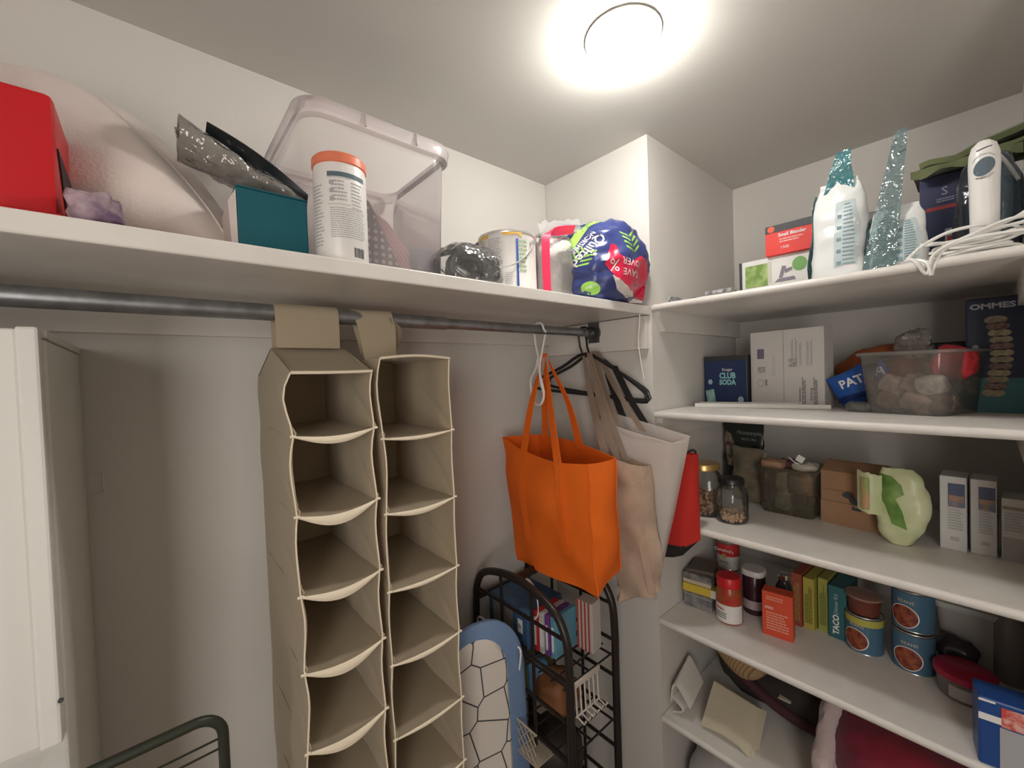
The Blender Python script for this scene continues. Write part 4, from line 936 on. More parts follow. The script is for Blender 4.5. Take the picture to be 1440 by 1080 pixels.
for layer in range(2):
    for (xx, yy) in spots:
        c, nm = pm[(k*5+layer) % 6]; k += 1
        a = math.radians(-18); px_, py_ = 1.625+xx*math.cos(a)-yy*math.sin(a), .125+xx*math.sin(a)+yy*math.cos(a)
        t2 = thing('food_packet', ('small %s packet in the clear bin, %s layer, %s row, %s' % (nm, ('lower', 'upper')[layer], 'front' if xx < -.01 else ('middle' if xx < .01 else 'back'), 'left' if yy > .02 else ('centre' if yy > -.02 else 'right'))), 'packet', (px_, py_, S2+.010+.045*layer), rr.uniform(-.6, .6), group='small packets in the clear bin')
        b = blob(.011, .031, .025, k+60, .007, 34, p=.5, nu=20, nv=12); t2.rotation_euler = (rr.uniform(-.5, .5), rr.uniform(-.35, .35), rr.uniform(-.5, .5)); obj('wrapper', b, mat('packet_'+nm.replace(' ', '_'), c, .35, bump=.3, bscale=40, c2=tuple(q*.5 for q in c), vscale=45), t2)
t = thing('clear_packet', 'empty clear diamond-shaped packet against the front of the bin', 'packet', (1.565, .075, S2+.10)); obj('film', blob(.008, .04, .028, 77, .006, 22), MATS['clear_film'], t); t.location = (1.578, .09, S2+.015)
t = thing('tissue_bag', 'red tissue in a clear wrap bulging over the right side of the bin', 'bag', (1.60, .060, S2+.088))
obj('red_tissue', blob(.028, .042, .044, 78, .014, 30), mat('red_tissue', (.55, .04, .05), .45, bump=.3, bscale=30), t)
t = thing('crumpled_film', 'crumpled pale clear film sticking up from the back of the bin', 'film', (1.69, .145, S2+.15)); obj('film', blob(.022, .030, .040, 80, .024, 26), clear('pale_film', (.8, .78, .74), .5, (.45, .42, .38), rough=.1, bump=1, bscale=30, gloss=2), t)
t = thing('food_container', 'black lidded container on the shelf behind the bin', 'container', (1.86, .06, S2))
obj('body', loft([ring(.17, .16, .0, .02), ring(.19, .18, .165, .02)], True, True), clear('dark_clear', (.2, .18, .17), .5, (.10, .09, .08)), t)
obj('lid', loft([ring(.20, .19, .166, .02), ring(.205, .195, .172, .02), ring(.205, .195, .190, .02), ring(.19, .18, .196, .02), ring(.15, .14, .190, .02)], True, True), BLACKP, t)
# blue package at the right
t = thing('pasta_package', 'tall navy package with a picture column down its front, at the right end', 'package', (1.72, -.005, S2), math.radians(0))
t.location = (1.72, -.012, S2)
carton(t, mat('package_navy', (.022, .035, .075), .4), (.08, .108, .305), bev=.004)
M = fx(-.0405, 0, 0)
patch('lower_band', mat('package_teal', (.06, .20, .22), .45), t, M, -.054, .0, .054, .092)
text('OMMES', .020, mat('pale_blue_ink', (.50, .54, .62), .5), t, M @ Matrix.Translation((-.006, .282, 0)), sx=1.2, bold=.0008)
g = G(); r2 = random.Random(8); 
for i in range(12):
    yy = .245-i*.0175; xx = -.0+.010*math.sin(i*.33)
    g = G(); g.prism([M @ Vector((xx+.004*math.cos(a)+.017*math.cos(a), yy+.0105*math.sin(a), .0005)) for a in [2*PI*k_/12 for k_ in range(12)]], M.to_3x3() @ Vector((0, 0, .0015)))
    obj('stacked_piece_picture', g, mat('biscuit_print_%d' % (i % 3), ((.42, .38, .26), (.30, .22, .20), (.48, .46, .30))[i % 3], .6, c2=((.28, .24, .18), (.20, .10, .10), (.36, .30, .2))[i % 3], vscale=90), t, smooth=False)
disc('badge', MATS['pale_aqua'], t, M, -.036, .175, .006, .006)

# ------------------------------------------------------------ middle pantry shelf
GLASS = clear('jar_glass', (.97, .98, .97), .04, (.8, .85, .85), rough=.04, gloss=1.4)
def heap(name, label, m, c, r, h, n, size, seed, sq=0, layers=None):
    """hundreds of nuts in a jar: nobody could count them"""
    rr = random.Random(seed); g = G()
    for i in range(n):
        a = rr.uniform(0, 2*PI); rad = (r-size*.9)*(rr.random()**.28); z = rr.uniform(size*.5, h)
        M = Matrix.Translation((c[0]+rad*math.cos(a), c[1]+rad*math.sin(a), c[2]+z)) @ Euler((rr.uniform(0, 3), rr.uniform(0, 3), rr.uniform(0, 3))).to_matrix().to_4x4() @ Matrix.Diagonal((size*rr.uniform(.8, 1.2), size*.75, size*.5, 1))
        bmesh.ops.create_icosphere(g.bm, subdivisions=1, radius=1, matrix=M)
    return tag(obj(name, g, m), label, 'nuts', kind='stuff')
t = thing('glass_jar', 'large squarish glass jar with a gold lid, beside the red bag', 'jar', (1.457, .664, S3), math.radians(20))
JR = [(.001, .0), (.050, .0), (.056, .006), (.058, .02), (.058, .11), (.054, .135), (.044, .150), (.043, .158)]
obj('glass', G().lathe(JR, 40, sq=1.4, cap=False), GLASS, t); obj('lid', G().lathe([(.050, .156), (.053, .158), (.053, .174), (.051, .178), (.001, .180)], 40, cap=False), mat('gold_lid', (.62, .42, .16), .3, metal=.7), t)
heap('mixed_nuts', 'mixed brown nuts filling the lower half of the gold-lidded jar', mat('nut_brown', (.58, .34, .16), .5, c2=(.16, .05, .03), vscale=45), (1.457, .664, S3+.003), .052, .075, 230, .0085, 3)
t = thing('glass_jar', 'smaller round glass jar with a black lid, few nuts inside', 'jar', (1.441, .565, S3))
obj('glass', G().lathe([(.001, 0), (.042, 0), (.048, .005), (.050, .015), (.050, .085), (.046, .105), (.036, .118), (.036, .126)], 40, cap=False), GLASS, t)
obj('lid', G().lathe([(.038, .124), (.040, .126), (.040, .140), (.037, .144), (.001, .1445)], 40, cap=False), BLACKP, t)
heap('peanuts', 'shallow layer of pale peanuts in the black-lidded jar', mat('peanut_tan', (.66, .44, .28), .5, c2=(.56, .34, .20), vscale=30), (1.441, .565, S3+.003), .045, .024, 120, .0085, 6)
t = thing('food_pouch', 'tall black standing food pouch behind the two glass jars', 'pouch', (1.80, .655, S3), math.radians(-12))
g = G(); g.grid(lambda u, v: (.035*max(.06, 1-v**2)*math.sin(2*PI*u), .085*math.copysign(abs(math.cos(2*PI*u))**.7, math.cos(2*PI*u)), .285*v), 30, 20, closed=True)
crumple(g, .007, 14, 4, keepz=.001); pbm = g.bm.copy(); pb = obj('film', g, mat('black_pouch_film', (.018, .022, .02), .3, bump=.2, bscale=20), t)
Mq = frame((0, 0, .15), (0, -1, 0), (0, 0, 1)); drape('picture', mat('food_photo', (.34, .27, .20), .5, c2=(.08, .05, .04), vscale=40), pb, pbm, [[(-.075, .10), (-.045, .085), (-.005, .0), (.005, -.05), (-.05, -.04), (-.072, .04)]], Mq)
drape_text('Homestyle', .022, mat('dim_grey_ink', (.28, .30, .29), .5), pb, pbm, Mq @ Matrix.Translation((.028, .095, 0))); drape_text('SINCE 1950', .012, MATS['dim_grey_ink'], pb, pbm, Mq @ Matrix.Translation((.03, .07, 0)))
t = thing('food_pouch', 'greenish grey folded food pouch leaning on the black one', 'pouch', (1.70, .60, S3), math.radians(-10))
obj('film', pouchgrid(.13, .20, .04, 6, .010, 14), mat('moss_film', (.10, .11, .075), .3, bump=.3, bscale=25, c2=(.22, .17, .12), vscale=16), t); t.rotation_euler = (0, 0, math.radians(78))
t = thing('food_container', 'clear square tub heaped with wrapped food, middle pantry shelf', 'tub', (1.685, .455, S3), math.radians(0))
obj('tub', loft([ring(.145, .15, .001, .02), ring(.15, .155, .006, .022), ring(.165, .17, .150, .025)], cap0=True), clear('olive_clear', (.80, .78, .70), .30, (.34, .31, .24), rough=.12), t)
obj('rim', loft([ring(.165, .17, .150, .025), ring(.176, .181, .152, .03), ring(.176, .181, .158, .03), ring(.165, .17, .160, .025)]), MATS['olive_clear'], t)
rr = random.Random(9)
for k in range(8):
    c, nm = [((.45, .26, .14), 'ginger'), ((.10, .07, .06), 'umber'), ((.38, .33, .26), 'straw'), ((.24, .12, .08), 'russet')][k % 4]
    t2 = thing('food_packet', '%s wrapped food packet in the square tub, %s layer' % (nm, ('lower', 'upper')[k//4]), 'packet', (1.685+rr.choice((-.035, .035)), .455+(k % 4-1.5)*.034, S3+.008+.062*(k//4)), rr.uniform(-.5, .5), group='packets heaped in the square tub')
    obj('wrapper', blob(.014, .024, .034, k+90, .009, 30, p=.5, nu=20, nv=12), mat('packet_'+nm, c, .35, bump=.3, bscale=40, c2=tuple(q*.5 for q in c), vscale=30), t2)
for k, (dx, dy, c, nm, lb) in enumerate(((-.03, .045, (.42, .24, .16), 'copper', 'small copper coloured sweet packet on top of the square tub'), (.0, .0, (.14, .05, .06), 'wine', 'dark wine-coloured packet on top of the square tub'), (-.02, -.045, (.50, .47, .38), 'ivory', 'ivory packet at the right top of the square tub'))):
    t2 = thing('sweet_packet', lb, 'packet', (1.685+dx, .455+dy, S3+.150)); obj('wrapper', blob(.032, .034, .013, k+101, .011, 34, p=.6, nu=18, nv=10), mat('packet_'+nm, c, .3, bump=.3, bscale=40), t2)
t2 = thing('clothespin_tag', 'small white paper tag on a strip, on top of the square tub', 'tag', (1.64, .425, S3+.182)); g = G(); g.box((0, 0, .012), (.002, .022, .022), M=Matrix.Rotation(.5, 4, 'X')); obj('paper', g, WHITEP, t2); obj('strip', G().ribbon([(0, .028, .012), (0, .008, -.004), (0, -.012, -.014)], (.0, .003, .006)), WHITEP, t2, thick=.001)
# cardboard box
t = thing('cardboard_box', 'brown cardboard box with a black printed figure and folded-out top', 'box', (1.70, .27, S3), math.radians(-6))
CARD = mat('cardboard', (.36, .21, .12), .8, bump=.08, bscale=60, var=.08)
t.location = (1.705, .275, S3); carton(t, CARD, (.17, .155, .165), bev=.001)
M = fx(-.0855, 0, 0)
patch('lower_flap', CARD, t, M, -.0775, .0, .0775, .072, t=.003); patch('tape_line', mat('card_dark', (.24, .13, .07), .8), t, M, -.0775, .108, -.01, .110)
g = G(); g.prism([M @ Vector(p) for p in ((-.022, .100, .0005), (-.008, .112, .0005), (.006, .108, .0005), (.010, .095, .0005), (.018, .085, .0005), (.030, .088, .0005), (.022, .074, .0005), (.0, .076, .0005), (-.004, .088, .0005), (-.018, .092, .0005))], M.to_3x3() @ Vector((0, 0, .001))); obj('printed_figure', g, INK, t, smooth=False)
g = G(); g.prism([M @ Vector(p) for p in ((.006, .078, .0005), (.016, .080, .0005), (.018, .070, .0005), (.026, .064, .003), (.028, .056, .0036), (.004, .056, .0036))], M.to_3x3() @ Vector((0, 0, .001))); obj('printed_mark', g, INK, t, smooth=False)
for q in (((-.085, .0775, .165), (-.085, -.0775, .165), (-.03, -.0775, .190), (-.03, .0775, .190)), ((.085, .0775, .165), (.085, -.0775, .165), (-.02, -.0775, .192), (-.02, .0775, .192))):
    obj('top_flap', G().prism(q, (0, 0, .003)), CARD, t, smooth=False)
# green bag
t = thing('produce_bag', 'pale green plastic food bag slumped in front of the cardboard box', 'bag', (1.565, .16, S3))
g = G()
def fn(u, v):
    a = 2*PI*u; c, s = math.cos(a), math.sin(a); w_ = .052*(math.sin(PI*(.12+.80*v))**.6); y0 = -.034+.07*(v-.1)+.02*math.sin(PI*v)
    w_ += .012*v
    return (.036*math.sin(PI*min(.97, .15+.8*v))**.7*s, (w_)*math.copysign(abs(c)**.8, c)-.012*math.sin(PI*v)*1.2+.01, .215*v)
rows = g.grid(fn, 36, 24, closed=True); g.bm.faces.new(rows[0][::-1]); g.bm.faces.new(rows[-1]); crumple(g, .011, 12, 11, keepz=.001); pbm = g.bm.copy()
pb = obj('film', g, mat('pale_green_film', (.52, .58, .30), .35, bump=.4, bscale=30, c2=(.62, .66, .42), vscale=9), t)
Mq = frame((0, 0, .11), (0, -1, 0), (0, 0, 1))
drape('green_print', mat('leaf_print_green', (.10, .22, .04), .4, c2=(.22, .36, .10), vscale=20), pb, pbm, [[(-.050, .085), (-.02, .08), (.0, .06), (.006, .035), (-.012, .02), (.002, -.01), (.012, -.06), (-.02, -.05), (-.035, .0), (-.046, .02), (-.04, .06)]], Mq)
g = G(); g.grid(lambda u, v: (-.02-.018*math.sin(PI*u), .095-.055*u, .085+.115*v-.01*u+.005*noise.noise(Vector((u*5, v*6, 2)))), 8, 10); obj('open_flap', g, MATS['pale_green_film'], t, thick=.0015)
g = G(); g.grid(lambda u, v: (-.042-.004*math.sin(PI*u), .082-.018*u, .092+.09*v), 4, 6); o = obj('flap_print', g, mat('flap_green', (.20, .36, .08), .4, c2=(.5, .3, .15), vscale=30), t, thick=.001)
# cartons at the right
CW = mat('carton_grey_white', (.60, .59, .57), .5)
def drink(loc, wd, h, label, plain=False, rz=-.03):
    t = thing('milk_carton', label, 'carton', loc, rz, group='narrow white cartons on the middle shelf')
    carton(t, CW, (.09, wd, h), bev=.002); M = fx(-.0455, 0, 0)
    if not plain:
        patch('blue_panel', mat('dusk_blue_ink', (.08, .10, .17), .5), t, M, -wd*.18, h-.080, wd*.44, h-.018); patch('photo_panel', mat('carton_photo', (.40, .24, .14), .5, c2=(.15, .18, .28), vscale=60), t, M, -wd*.15, h-.078, wd*.42, h-.050, t=.0012)
        lines(GREYINK, t, M, -wd*.18, .055, wd*.40, .12, 9, 3, .5); patch('lower_print', GREYINK, t, M, -wd*.1, .026, wd*.22, .036)
    else:
        patch('grey_band', mat('band_grey', (.40, .38, .37), .5), t, M, -wd*.45, .0, wd*.5, .06); lines(GREYINK, t, M, -wd*.38, .075, wd*.45, .125, 7, 5, .5); patch('brown_band', mat('band_brown', (.33, .25, .19), .5), t, M, -wd*.45, .130, wd*.45, .138)
    return t
drink((1.648, .064, S3), .050, .198, 'first narrow white carton right of the green bag')
drink((1.656, .010, S3), .046, .196, 'second narrow white carton right of the green bag')
drink((1.650, -.042, S3), .044, .158, 'shorter grey carton at the far right of the middle shelf', True)

# ------------------------------------------------------------ shelf of cans
t = thing('tea_tin', 'small bluish tin at the bottom left of the can shelf', 'tin', (1.50, .695, S4), math.radians(4)); carton(t, mat('tin_slate', (.14, .14, .16), .35, c2=(.30, .28, .27), vscale=30), (.11, .10, .055), bev=.006, name='body')
obj('lid_line', G().box((0, 0, .045), (.112, .102, .003), bev=.001), mat('tin_band', (.35, .33, .3), .4), t, smooth=False)
t = thing('spice_box', 'yellow topped box lying on the bluish tin', 'box', (1.50, .69, S4+.056), math.radians(8)); carton(t, mat('yellow_card', (.62, .45, .05), .5), (.11, .115, .028), bev=.001); obj('white_end', G().box((-.056, -.050, .014), (.004, .026, .028), bev=.001), mat('card_white', (.62, .58, .48), .6), t, smooth=False)
t = thing('spice_box', 'dark grey printed packet on top of the yellow box', 'box', (1.51, .70, S4+.085), math.radians(6)); carton(t, mat('grey_packet', (.10, .10, .10), .4, c2=(.28, .26, .24), vscale=25), (.12, .10, .035), bev=.004); patch('cream_band', mat('cream_card', (.52, .46, .34), .6), t, fx(-.0605, 0, 0), -.048, .0, .048, .013)
t = thing('spice_box', 'thin brown packet topmost of the small stack at the left wall', 'box', (1.52, .70, S4+.121), math.radians(16)); carton(t, mat('brown_packet', (.12, .09, .07), .5), (.11, .085, .012), bev=.002)
t = thing('spice_jar', 'small dark olive jar between the tin stack and the red-lidded jar', 'jar', (1.505, .632, S4)); obj('glass', G().lathe([(.001, 0), (.020, 0), (.021, .003), (.021, .085), (.017, .092), (.001, .092)], 24, cap=False), mat('olive_jar', (.05, .055, .025), .2), t); obj('lid', G().lathe([(.019, .090), (.0195, .110), (.001, .112)], 24, cap=False), mat('olive_lid', (.06, .07, .04), .4), t)
# red label can at the back
t = thing('soup_can', 'red and white soup can standing at the back on other cans', 'can', (1.68, .675, S4+.080)); canm = mat('can_metal', (.55, .54, .52), .3, metal=.8)
def can(t, r, h, body): 
    obj('body', G().lathe([(.001, 0), (r-.001, 0), (r, .002), (r-.001, .004), (r-.001, h-.004), (r, h-.002), (r-.001, h), (r-.003, h-.003), (.001, h-.003)], 36, cap=False), body, t)
def arcs(name, m, t, r, z0, z1, a0=100, a1=260, off=.0004): return wrap(name, m, t, r+off, a0, a1, z0, z1)
can(t, .039, .108, canm); arcs('white_label', mat('label_white', (.66, .63, .58), .5), t, .039, .006, .055, 0, 359); arcs('red_label', mat('label_red', (.50, .03, .035), .5), t, .039, .055, .102, 0, 359)
disc('gold_medal', mat('medal_gold', (.5, .38, .15), .4), t, frame((-.0398, .0, .055), (0, -1, 0), (0, 0, 1)), 0, 0, .009, .009)
M = frame((-.0400, .0, .078), (0, -1, 0), (0, 0, 1)); text("Campbell's", .016, WHITEINK, t, M); text('Tomato', .010, INK, t, M @ Matrix.Translation((0, -.045, 0)))
t = thing('soup_can', 'plain short can underneath the red and white soup can', 'can', (1.68, .675, S4)); can(t, .040, .079, canm)
t = thing('spice_jar', 'round jar with a red cap and white label at the front of the can shelf', 'jar', (1.462, .588, S4), math.radians(-22))
obj('glass', G().lathe([(.001, 0), (.038, 0), (.041, .004), (.041, .085), (.0405, .10), (.035, .118), (.033, .122)], 36, cap=False), mat('chili_red', (.45, .035, .03), .25, c2=(.30, .10, .03), vscale=25), t)
obj('lid', G().lathe([(.036, .120), (.0385, .122), (.0385, .150), (.036, .154), (.001, .155)], 36, cap=False), mat('red_cap', (.60, .02, .025), .35), t)
wrap('white_label', mat('jar_label', (.74, .72, .69), .5), t, .0414, 70, 290, .006, .065); M = frame((-.0420, 0, .05), (0, -1, 0), (0, 0, 1))
text('PAPRIKA', .010, mat('label_red_ink', (.5, .03, .03), .5), t, M); wrap_lines(INK, t, .0418, 150, 215, .018, .040, 3, 3)
t = thing('spice_jar', 'dark purple-brown jar with a white square lid, behind the red-capped jar', 'jar', (1.575, .548, S4)); obj('glass', G().lathe([(.001, 0), (.034, 0), (.036, .004), (.036, .125), (.030, .135)], 30, cap=False), mat('dark_jam', (.05, .018, .025), .2), t)
obj('lid', G().lathe([(.034, .133), (.036, .135), (.036, .150), (.034, .153), (.001, .153)], 30, cap=False, sq=1), mat('jar_lid_white', (.66, .63, .62), .4), t); wrap('label', mat('mauve_label', (.42, .34, .36), .5), t, .0364, 90, 270, .02, .05)
t = thing('spice_box', 'upright red-orange box standing at the front edge of the can shelf', 'box', (1.487, .447, S4), math.radians(8)); carton(t, mat('red_orange_card', (.66, .08, .035), .5), (.045, .083, .142), bev=.001)
M = fx(-.0230, 0, 0); lines(mat('salmon_ink', (.80, .35, .25), .6), t, M, -.030, .02, .035, .08, 7, 3); text('mix', .016, WHITEINK, t, M @ Matrix.Translation((-.022, .092, 0))); lines(MATS['salmon_ink'], t, M, -.03, .115, .03, .13, 2, 6)
t = thing('spice_grinder', 'dark glass bottle with a chrome cap behind the red-orange box', 'bottle', (1.575, .455, S4)); obj('glass', G().lathe([(.001, 0), (.024, 0), (.025, .004), (.025, .120), (.015, .140), (.015, .150)], 24, cap=False), mat('bottle_dark', (.03, .03, .03), .15), t); obj('cap', G().lathe([(.017, .149), (.018, .150), (.018, .165), (.001, .166)], 24, cap=False), MATS['chrome'], t)
for k, (x, y, w_, h, c, c2, lb) in enumerate(((1.62, .418, .028, .175, (.30, .07, .04), (.38, .22, .08), 'brown-red thin box next to the yellow one'), (1.625, .386, .030, .168, (.42, .36, .07), (.20, .20, .05), 'yellow-green thin box in the middle of the can shelf'), (1.645, .352, .026, .172, (.32, .33, .08), (.16, .19, .06), 'olive thin box pressed against the taco box'))):
    t = thing('dinner_box', lb, 'box', (x+.03, y, S4)); t.rotation_euler = (0, 0, math.radians(-3)); carton(t, mat('thin_box_%s' % 'abc'[k], c, .5), (.14, w_, h), bev=.001); M = fx(-.0705, 0, 0)
    lines(mat('thin_ink_%s' % 'abc'[k], c2, .5), t, M @ Matrix.Rotation(PI/2, 4, 'Z'), .02, -w_*.35, h-.02, w_*.35, 4, k+3, .7)
t = thing('dinner_box', 'teal boxed taco kit with white sideways lettering', 'box', (1.655, .312, S4), math.radians(-3)); carton(t, mat('taco_teal', (.03, .13, .145), .5), (.13, .046, .165), bev=.001)
M = fx(-.0655, 0, 0) @ Matrix.Rotation(PI/2, 4, 'Z'); text('TACO', .022, WHITEINK, t, M @ Matrix.Translation((.045, .003, 0)), bold=.0006); text('Dinner Kit', .015, MATS['pale_aqua'], t, M @ Matrix.Translation((.11, .003, 0)))
# bean cans
CBL = mat('bean_label_blue', (.07, .15, .23), .35); BEANS = mat('bean_photo', (.34, .09, .04), .5, c2=(.14, .03, .02), vscale=70)
def beans(loc, rz, lb, band=True, r=.045, h=.112):
    t = thing('bean_can', lb, 'can', loc, rz, group='blue labelled bean cans'); can(t, r, h, canm); arcs('label', CBL, t, r, .004, h-.005, 0, 359)
    bmx = bmesh.new(); gg = G(); gg.lathe([(r+.0005, -.01), (r+.0005, h+.01)], 72); 
    M = frame((0, 0, h*.36), (0, -1, 0), (0, 0, 1)); drape('bean_photo', BEANS, t, gg.bm, [[(-.004+.029*math.cos(a), .030*math.sin(a)) for a in [2*PI*i/24 for i in range(24)]]], M, off=.0006)
    drape('photo_rim', WHITEINK, t, gg.bm, [[(-.004+.031*math.cos(a), .032*math.sin(a)) for a in [2*PI*i/24 for i in range(24)]]], M, off=.0002)
    drape_text("BEANS", .012, mat('cream_ink', (.6, .56, .4), .5), t, gg.bm, M @ Matrix.Translation((0, .042, 0)), off=.0008)
    if band: arcs('yellow_band', mat('yellow_band', (.45, .43, .08), .5), t, r, h-.026, h-.006, 0, 359, .0008)
    gg.bm.free(); bmx.free(); return t
beans((1.597, .252, S4), math.radians(-14), 'single bean can under the brown-lidded tub')
t = thing('food_tub', 'low brown plastic tub with a clear lid on the single bean can', 'tub', (1.597, .252, S4+.113)); obj('tub', G().lathe([(.001, 0), (.036, 0), (.041, .045), (.043, .047)], 32, cap=False), mat('brown_tub', (.16, .045, .03), .3), t); obj('lid', G().lathe([(.043, .046), (.045, .048), (.045, .053), (.036, .055), (.001, .056)], 32, cap=False), mat('brown_lid', (.30, .17, .13), .2), t)
beans((1.592, .145, S4), math.radians(-4), 'lower bean can of the stack of two', False)
beans((1.600, .145, S4+.113), math.radians(-14), 'upper bean can of the stack of two', False)
# white tub and storage
t = thing('food_container', 'white rectangular tub with a pale blue lid at the back of the can shelf', 'container', (1.78, .03, S4))
obj('tub', loft([ring(.15, .13, .0, .02), ring(.17, .155, .150, .022)], True, True), mat('tub_white', (.50, .47, .45), .4), t); obj('lid', loft([ring(.180, .165, .151, .022), ring(.184, .169, .156, .024), ring(.184, .169, .168, .024), ring(.150, .14, .172, .02)], True, True), mat('lid_pale', (.58, .58, .56), .4), t)
obj('lid_panel', G().box((0, 0, .173), (.12, .10, .003), bev=.001), mat('lid_teal', (.12, .22, .23), .4), t, smooth=False)
t = thing('food_tub', 'round clear tub with a crimson lid near the right end of the can shelf', 'tub', (1.545, .045, S4)); obj('tub', G().lathe([(.001, 0), (.046, 0), (.050, .004), (.054, .052)], 36, cap=False), clear('cloudy_tub', (.9, .88, .88), .55, (.55, .50, .50), rough=.15), t); obj('lid', G().lathe([(.054, .050), (.058, .052), (.058, .066), (.054, .069), (.001, .070)], 36, cap=False), mat('crimson_lid', (.42, .02, .06), .35), t)
wrap('label', mat('tub_label', (.50, .46, .46), .5), t, .0535, 150, 215, .01, .04)
t = thing('foil_bag', 'crinkled dark foil bag between the white tub and the crimson lid', 'bag', (1.66, .065, S4)); obj('film', blob(.035, .04, .045, 111, .012, 18), mat('dark_foil', (.06, .05, .06), .2, metal=.4, bump=.3), t)
t = thing('frozen_package', 'blue and white food package with a red food photo, at the right front corner', 'package', (1.345, -.018, S4), math.radians(8))
carton(t, mat('package_blue', (.02, .07, .26), .35), (.07, .085, .145), bev=.004); M = fx(-.0355, 0, 0)
patch('grey_panel', mat('panel_grey', (.42, .42, .44), .5), t, M, -.012, .0, .042, .092); patch('white_swoosh', WHITEINK, t, M, -.042, .098, -.005, .112, t=.0012); patch('food_photo', mat('red_food_photo', (.62, .08, .06), .5, c2=(.75, .45, .40), vscale=70), t, M, -.010, .095, .042, .135, t=.0014); patch('white_edge', WHITEINK, t, M, -.042, .138, -.018, .142, t=.001)
t = thing('bottle_row', 'tall grey bottle at the right end behind the crimson-lidded tub', 'bottle', (1.70, -.035, S4)); obj('body', G().lathe([(.001, 0), (.030, 0), (.031, .004), (.031, .15), (.020, .18), (.018, .20), (.001, .202)], 28, cap=False), mat('bottle_grey', (.25, .23, .22), .3), t)

# ------------------------------------------------------------ lowest shelf
TOW = mat('cream_towel', (.66, .60, .46), .9, bump=.25, bscale=150); TOWW = mat('white_towel', (.66, .64, .60), .9, bump=.25, bscale=150)
t = thing('cloth_napkin', 'white cloth folded upright against the left wall of the lowest shelf', 'cloth', (1.39, .69, S5))
g = G(); g.grid(lambda u, v: (-.055+.13*v, .052-.075*u*(1-.2*v)+.02*math.sin(3*u), .012+.10*math.sin(PI*min(1, .1+u*.75))*(1-.15*v)+.075*v*(1-u*.7)), 18, 10); obj('folded_layer', g, TOWW, t, thick=.006)
g = G(); g.grid(lambda u, v: (-.055+.10*v, .045-.04*math.sin(PI*u), .006+.055*u), 10, 5); obj('inner_layer', g, TOWW, t, thick=.005)
t = thing('cloth_napkin', 'cream cloth draped over a pile beside the white one, lowest shelf', 'cloth', (1.42, .57, S5))
for k in range(3):
    g = G(); g.grid(lambda u, v: (-.075+.15*v+.012*k, .070-.15*u-.006*k+.02*v, .016+.060*v*(1-.25*u)-.008*k+.012*math.sin(PI*u)*(1-v)-.012*max(0, u-.8)*5*(1-v)), 14, 10); obj('folded_layer', g, TOW, t, thick=.006)
t = thing('straw_basket', 'woven tan straw hat-like piece hanging just under the can shelf', 'basket', (1.55, .57, S5+.16))
g = G(); g.grid(lambda u, v: (-.13+.26*u, .13-.26*v, .145-.19*max(0, 1-(2*u-1)**2)*max(0, 1-(2*v-1)**2)), 24, 24); obj('woven_body', g, checks('straw_weave', (.42, .28, .15), (.26, .16, .08), 55, 'WAVE'), t, thick=.004)
t = thing('dark_backpack', 'black cloth bag spread over the back of the lowest shelf', 'bag', (1.72, .40, S5)); obj('cloth', blob(.20, .30, .09, 121, .030, 6), mat('black_cloth', (.035, .028, .027), .85, bump=.2, bscale=60), t)
t.location = (1.74, .43, S5); obj('fold', G().tube([(-.16, .22, .12), (-.20, .05, .07), (-.19, -.10, .05), (-.12, -.24, .06)], .018, 10, smooth=5), mat('maroon_cloth', (.07, .025, .03), .85), t)
obj('pale_tag', G().box((-.20, .015, .125), (.03, .035, .004), M=Matrix.Rotation(-.05, 4, 'Y'), bev=.001), mat('tag_cream', (.50, .46, .38), .6), t)
t = thing('cloth_pile', 'deep red folded fleece near the right of the lowest shelf', 'cloth', (1.44, .14, S5))
obj('red_fleece', blob(.115, .155, .125, 131, .022, 7, p=.6), mat('crimson_fleece', (.26, .012, .03), .8, bump=.3, bscale=40, c2=(.17, .012, .035), vscale=7, sheen=.2), t)
g = G(); r3 = random.Random(3); pts = [(-.12, .16, .015), (-.10, .165, .07), (-.05, .165, .13), (.0, .16, .20), (.04, .15, .235)]
sp = spline([Vector(p) for p in pts], 6); obj('plush_trim', (lambda q: (q.tube(sp, [.026+.002*math.sin(i*.7) for i in range(len(sp))], 16), crumple(q, .010, 38, 2), q)[2])(G()), mat('pink_white_plush', (.52, .42, .42), .95, bump=.4, bscale=120, sheen=.4), t)
t = thing('tissue_bag', 'pale grey plastic bag standing on the floor under the lowest shelf', 'bag', (1.50, .60, 0)); obj('film', blob(.16, .13, .15, 141, .02, 8), mat('pale_bag_film', (.50, .48, .47), .4, bump=.4, bscale=20), t)

